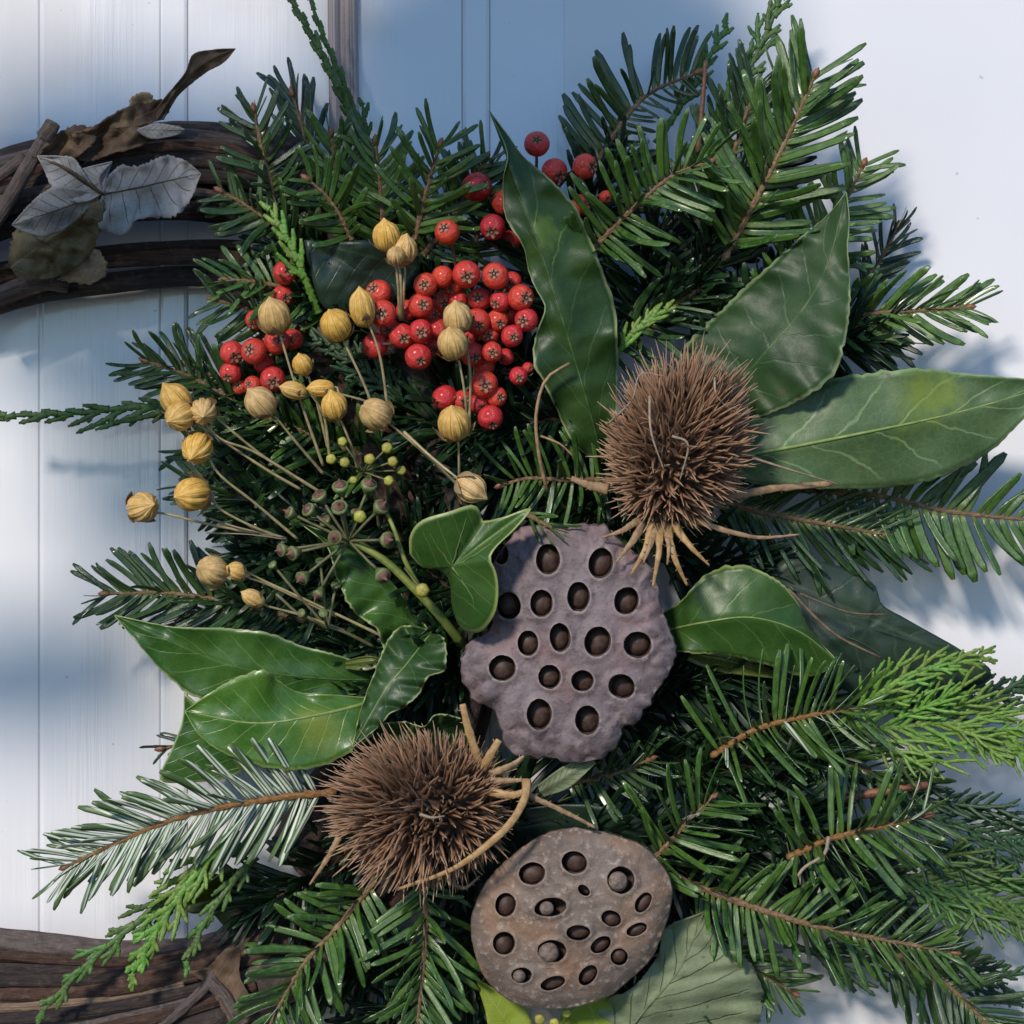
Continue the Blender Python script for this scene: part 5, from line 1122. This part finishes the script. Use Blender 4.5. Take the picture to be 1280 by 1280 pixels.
flax('upper seed capsule of the high pair', 483, 296, 18, 240, [(492, 318, 234), (497, 350, 224), (500, 400, 190)], (-.1, -.85, .4))
flax('lower right seed capsule of the high pair', 504, 313, 18, 232, [(506, 335, 226), (505, 360, 216), (503, 400, 186)], (.2, -.7, .5))
flax('small seed capsule tucked under the high pair', 495, 320, 12, 250, [(500, 340, 240), (502, 370, 224), (503, 400, 186)], (.0, -.4, .8))
flax('half open seed capsule left of the red berry', 453, 386, 17, 240, [(462, 408, 234), (476, 450, 218), (486, 520, 180)], (-.1, -.8, .3), 1)
flax('upper seed capsule of the pair over the red berries', 572, 398, 19, 250, [(580, 420, 240), (588, 470, 224), (586, 545, 186)], (-.1, -.75, .5))
flax('lower seed capsule of the pair over the red berries', 566, 430, 19.5, 262, [(574, 452, 250), (582, 500, 230), (584, 545, 186)], (-.15, -.7, .6))
flax('big pale seed capsule under the low berries', 568, 530, 21.5, 252, [(573, 553, 242), (574, 585, 220), (574, 620, 180)], (-.1, -.7, .6))
flax('seed capsule in the middle beside the dim cypress', 418, 508, 17, 236, [(426, 526, 228), (440, 560, 212), (448, 590, 186)], (-.15, -.8, .4))
flax('round seed capsule above the yellow ivy buds', 470, 518, 20.5, 248, [(492, 534, 238), (530, 566, 222), (580, 614, 196)], (-.45, -.3, .7))
flax('small seed capsule between the left berries and the middle', 378, 456, 13, 232, [(386, 472, 224), (398, 510, 206), (410, 560, 180)], (-.2, -.7, .5))
flax('thin sideways seed capsule among the middle ones', 402, 485, 11.5, 232, [(425, 492, 226), (452, 500, 210), (480, 512, 186)], (-.9, .05, .2), 1)
flax('sideways dry capsule below the crimson berries', 368, 488, 12, 228, [(388, 492, 220), (405, 520, 204), (412, 570, 180)], (-.85, -.2, .3), 1)
flax('furry brown seed capsule seen from behind above the ivy leaf', 588, 610, 19, 258, [(572, 598, 260), (540, 572, 246), (505, 540, 226)], (.75, .5, .25), 0, 5, 5)

# ------------------------------------------------------------------ ivy flower umbel
M['ivy_stem'] = mat_plain('ivy_flower_stem', (0.13, 0.19, 0.03), (0.24, 0.28, 0.07), 250, .5, .3)
M['ivy_stalk'] = mat_plain('ivy_flower_stalk', (0.085, 0.09, 0.035), (0.15, 0.15, 0.07), 300, .6, .3)
M['ivy_cup'] = mat_plain('ivy_flower_cup', (0.09, 0.135, 0.04), (0.18, 0.21, 0.085), 400, .55, .4, .3)
M['ivy_red'] = mat_plain('ivy_flower_disc', (0.09, 0.042, 0.032), (0.20, 0.10, 0.07), 500, .7, .7)
M['ivy_yel'] = mat_plain('ivy_bud', (0.26, 0.26, 0.035), (0.40, 0.38, 0.07), 400, .5, .4, .2)


def stalk(t, pts, r, mt, name='stalk'):
    p = spline([P(*q) for q in pts], 14); v, f, u = tube(p, [K * r * (1 - .25 * i / 13) for i in range(14)], 7); return part(name, v, f, M[mt], t, uv=u)


def floret(t, hub, x, y, d, r, red=True):
    r *= 1.2
    c = P(x, y, d); h = P(*hub); ax = (c - h).normalized(); ax = (ax + Vector((0, -.55, 0))).normalized()
    pa = spline([h, h.lerp(c, .6) + Vector((0, -K * 4, 0)), c - ax * K * r * 1.5], 10); v, f, u = tube(pa, [K * 1.9] * 10, 6); part('stalk', v, f, M['ivy_stalk'], t, uv=u)
    pc = [c - ax * K * r * q for q in (1.7, 1.2, .7, .25, 0)]; v, f, u = tube(pc, [K * r * q for q in (.3, .5, .8, 1.0, .92)], 10); cup = part('floret_cup', v, f, M['ivy_cup'], t, uv=u)
    if red:
        pd = [c + ax * K * r * q for q in (-.05, .12, .25, .6, .85)]; v, f, u = tube(pd, [K * r * q for q in (.72, .62, .30, .14, .08)], 10); part('floret_disc', v, f, M['ivy_red'], cup, uv=u)


def budball(t, hub, x, y, d, r):
    c = P(x, y, d); h = P(*hub); pa = spline([h, h.lerp(c, .5) + Vector((0, -K * 5, 0)), c], 10); v, f, u = tube(pa, [K * 1.3] * 10, 6); part('stalk', v, f, M['ivy_stalk'], t, uv=u)
    V = []; F = []
    for j in range(9):
        th = math.pi * j / 8
        for k in range(12): ph = 2 * math.pi * k / 12; V.append(c + Vector((math.sin(th) * math.cos(ph), -math.cos(th) * (.9 if th > .5 else .7), math.sin(th) * math.sin(ph))) * r * K * (1 + .06 * math.cos(5 * ph)))
    for j in range(8):
        for k in range(12): F.append((j * 12 + k, (j + 1) * 12 + k, (j + 1) * 12 + (k + 1) % 12, j * 12 + (k + 1) % 12))
    part('bud', V, F, M['ivy_yel'], t)


iv = thing('ivy_flower_head', 'green and reddish ivy flower head on a thick green stem in the middle', 'flower head', P(575, 800, 150))
stalk(iv, [(578, 806, 150), (548, 768, 186), (510, 728, 200), (480, 700, 204), (438, 674, 204)], 6.2, 'ivy_stem', 'main_stem')
stalk(iv, [(526, 738, 204), (506, 700, 214), (492, 660, 214), (478, 632, 206)], 3.4, 'ivy_stem', 'side_stem')
HUB = (436, 676, 206)
for x, y, d, r in ((384, 636, 222, 8), (424, 633, 246, 9), (398, 618, 216, 8.5), (425, 606, 222, 9), (462, 604, 224, 9), (418, 672, 240, 8), (486, 675, 240, 9), (364, 692, 230, 8), (350, 688, 224, 7.5), (376, 724, 230, 8), (478, 632, 222, 9), (480, 721, 236, 9), (405, 650, 210, 7), (448, 640, 206, 8), (360, 640, 204, 7), (396, 745, 210, 7)):
    floret(iv, HUB, x, y, d, r, red=True)
for x, y, d, r in ((450, 646, 246, 8), (528, 738, 236, 9)): budball(iv, HUB if x < 500 else (506, 710, 214), x, y, d, r)
iv2 = thing('ivy_flower_head', 'sprig of small yellow ivy buds above the reddish flower head', 'flower head', P(470, 640, 170))
stalk(iv2, [(474, 660, 170), (468, 620, 196), (452, 588, 206)], 2.4, 'ivy_stalk', 'main_stem')
for x, y, d, r in ((484, 560, 232, 7), (462, 574, 238, 7), (414, 574, 234, 6.5), (431, 578, 240, 6.5), (491, 577, 228, 6.5), (486, 601, 228, 6.5), (502, 588, 216, 6), (428, 552, 226, 6), (442, 600, 222, 5)):
    budball(iv2, (455, 590, 206), x, y, d, r)
iv3 = thing('ivy_flower_head', 'dry branching flower twigs in the shade below the capsule stems', 'flower head', P(440, 800, 150))
stalk(iv3, [(470, 810, 150), (430, 790, 176), (380, 772, 190), (345, 742, 196)], 2.4, 'ivy_stalk', 'main_stem')
for x, y, d, r in ((376, 766, 206, 5), (404, 766, 210, 5), (340, 705, 200, 5), (420, 730, 190, 5.5), (400, 700, 190, 5.5)): floret(iv3, (410, 786, 180), x, y, d, r, False)
for x, y in ((676, 1280), (694, 1284), (712, 1270), (690, 1268)): pass
iv4 = thing('ivy_flower_head', 'pale yellow buds peeping out below the brown pod', 'flower head', P(690, 1320, 150))
for x, y, d, r in ((675, 1274, 190, 7), (693, 1279, 190, 6.5), (708, 1266, 186, 6), (660, 1284, 180, 6)): budball(iv4, (690, 1320, 150), x, y, d, r)

# ------------------------------------------------------------------ small loose bits
def twiglet(label, pts, r, mt, side=()):
    t = thing('dry_twig', label, 'twig', P(*pts[0]), 'dry twigs')
    stalk(t, pts, r, mt, 'stem')
    for s in side: stalk(t, s, r * .6, mt, 'side_shoot')
    return t


twiglet('thin bent dry twig beside the low berries and bay leaf', [(684, 614, 200), (674, 570, 216), (670, 520, 222), (682, 475, 224), (712, 454, 224)], 2.6, 'bract', [[(676, 545, 214), (700, 555, 218), (716, 570, 216)]])
twiglet('pale forked twig hanging below the orange twigged fir', [(1036, 1046, 214), (1030, 1068, 222), (1005, 1085, 224), (994, 1102, 220)], 2.6, 'straw', [[(1000, 1090, 222), (1000, 1106, 220)]])
twiglet('red brown cut twig end behind the lower right fir', [(1040, 1000, 140), (1100, 990, 150), (1160, 981, 152)], 6.5, 'bud')
twiglet('brown upright bud stem in front of the top cypress', [(872, 190, 130), (878, 130, 138), (882, 76, 140)], 3.4, 'bud')
twiglet('thin pale twig crossing the dark ivy leaf', [(985, 736, 170), (1040, 790, 184), (1100, 822, 184)], 2, 'bstalk', [[(1000, 742, 174), (1060, 765, 176), (1110, 768, 170)]])
twiglet('slender dry grass stalks under the leftmost capsule', [(262, 648, 200), (300, 660, 204), (356, 672, 190)], 1.4, 'straw', [[(258, 666, 196), (310, 668, 200), (356, 674, 190)], [(262, 630, 200), (300, 650, 204), (330, 672, 190)]])

# ------------------------------------------------------------------ unseen leafy branch, added towards the sun to dapple the door with shade
M['shade_leaf'] = mat_plain('branch_leaf', (0.03, 0.08, 0.02), (0.06, 0.13, 0.03), 60, .5, .2)
sb = thing('added_shade_branch', 'unseen leafy branch added to cast dappled shade on the door', 'branch', P(300, -200, 0) + SUN * .7)
rs = random.Random(21); V = []; F = []


def toward(px, py, t): return P(px, py, 0) + SUN * t


def clump(px, py, rx, ry, n, t0=.34, t1=.42, size=(.016, .030)):
    for _ in range(n):
        while True:
            a, b = rs.uniform(-1, 1), rs.uniform(-1, 1)
            if a * a + b * b < 1: break
        c = toward(px + a * rx, py + b * ry, rs.uniform(t0, t1)); s = rs.uniform(*size)
        nn = (SUN + Vector((rs.gauss(0, .5), rs.gauss(0, .5), rs.gauss(0, .5)))).normalized(); u = nn.orthogonal().normalized(); u = Matrix.Rotation(rs.uniform(0, 6), 3, nn) @ u; v = nn.cross(u)
        o = len(V)
        for x, y, z in ((-1, 0, 0), (-.5, .42, .06), (.2, .5, .08), (1, 0, -.1), (.2, -.5, .08), (-.5, -.42, .06)): V.append(c + (u * x + v * y + nn * z) * s)
        F.extend([(o, o + 1, o + 2, o + 3), (o, o + 3, o + 4, o + 5)])


for a in ((690, 60, 240, 130, 160), (560, 190, 120, 90, 40), (860, 120, 80, 120, 40), (130, 165, 95, 26, 60), (40, 190, 60, 24, 30), (320, 190, 30, 50, 10), (255, 395, 55, 20, 44), (130, 462, 80, 12, 44), (200, 635, 66, 32, 80), (60, 850, 110, 26, 70),
          (740, 300, 110, 90, 18)):
    clump(*a)
part('foliage', V, F, M['shade_leaf'], sb, smooth=False, stuff=True)
for pts in ([(900, -300, .70), (780, 0, .44), (700, 200, .38), (740, 560, .38)], [(780, 0, .44), (450, 40, .38), (150, 140, .38), (30, 200, .38)], [(450, 40, .38), (300, 300, .38), (220, 640, .38), (60, 860, .38)], [(700, 200, .38), (520, 380, .38), (420, 700, .38)]):
    pth = spline([toward(*q) for q in pts], 24); v, f, u = tube(pth, [.0035 * (1 - .7 * i / 23) for i in range(24)], 7); part('limb', v, f, M['vine'], sb, uv=u)
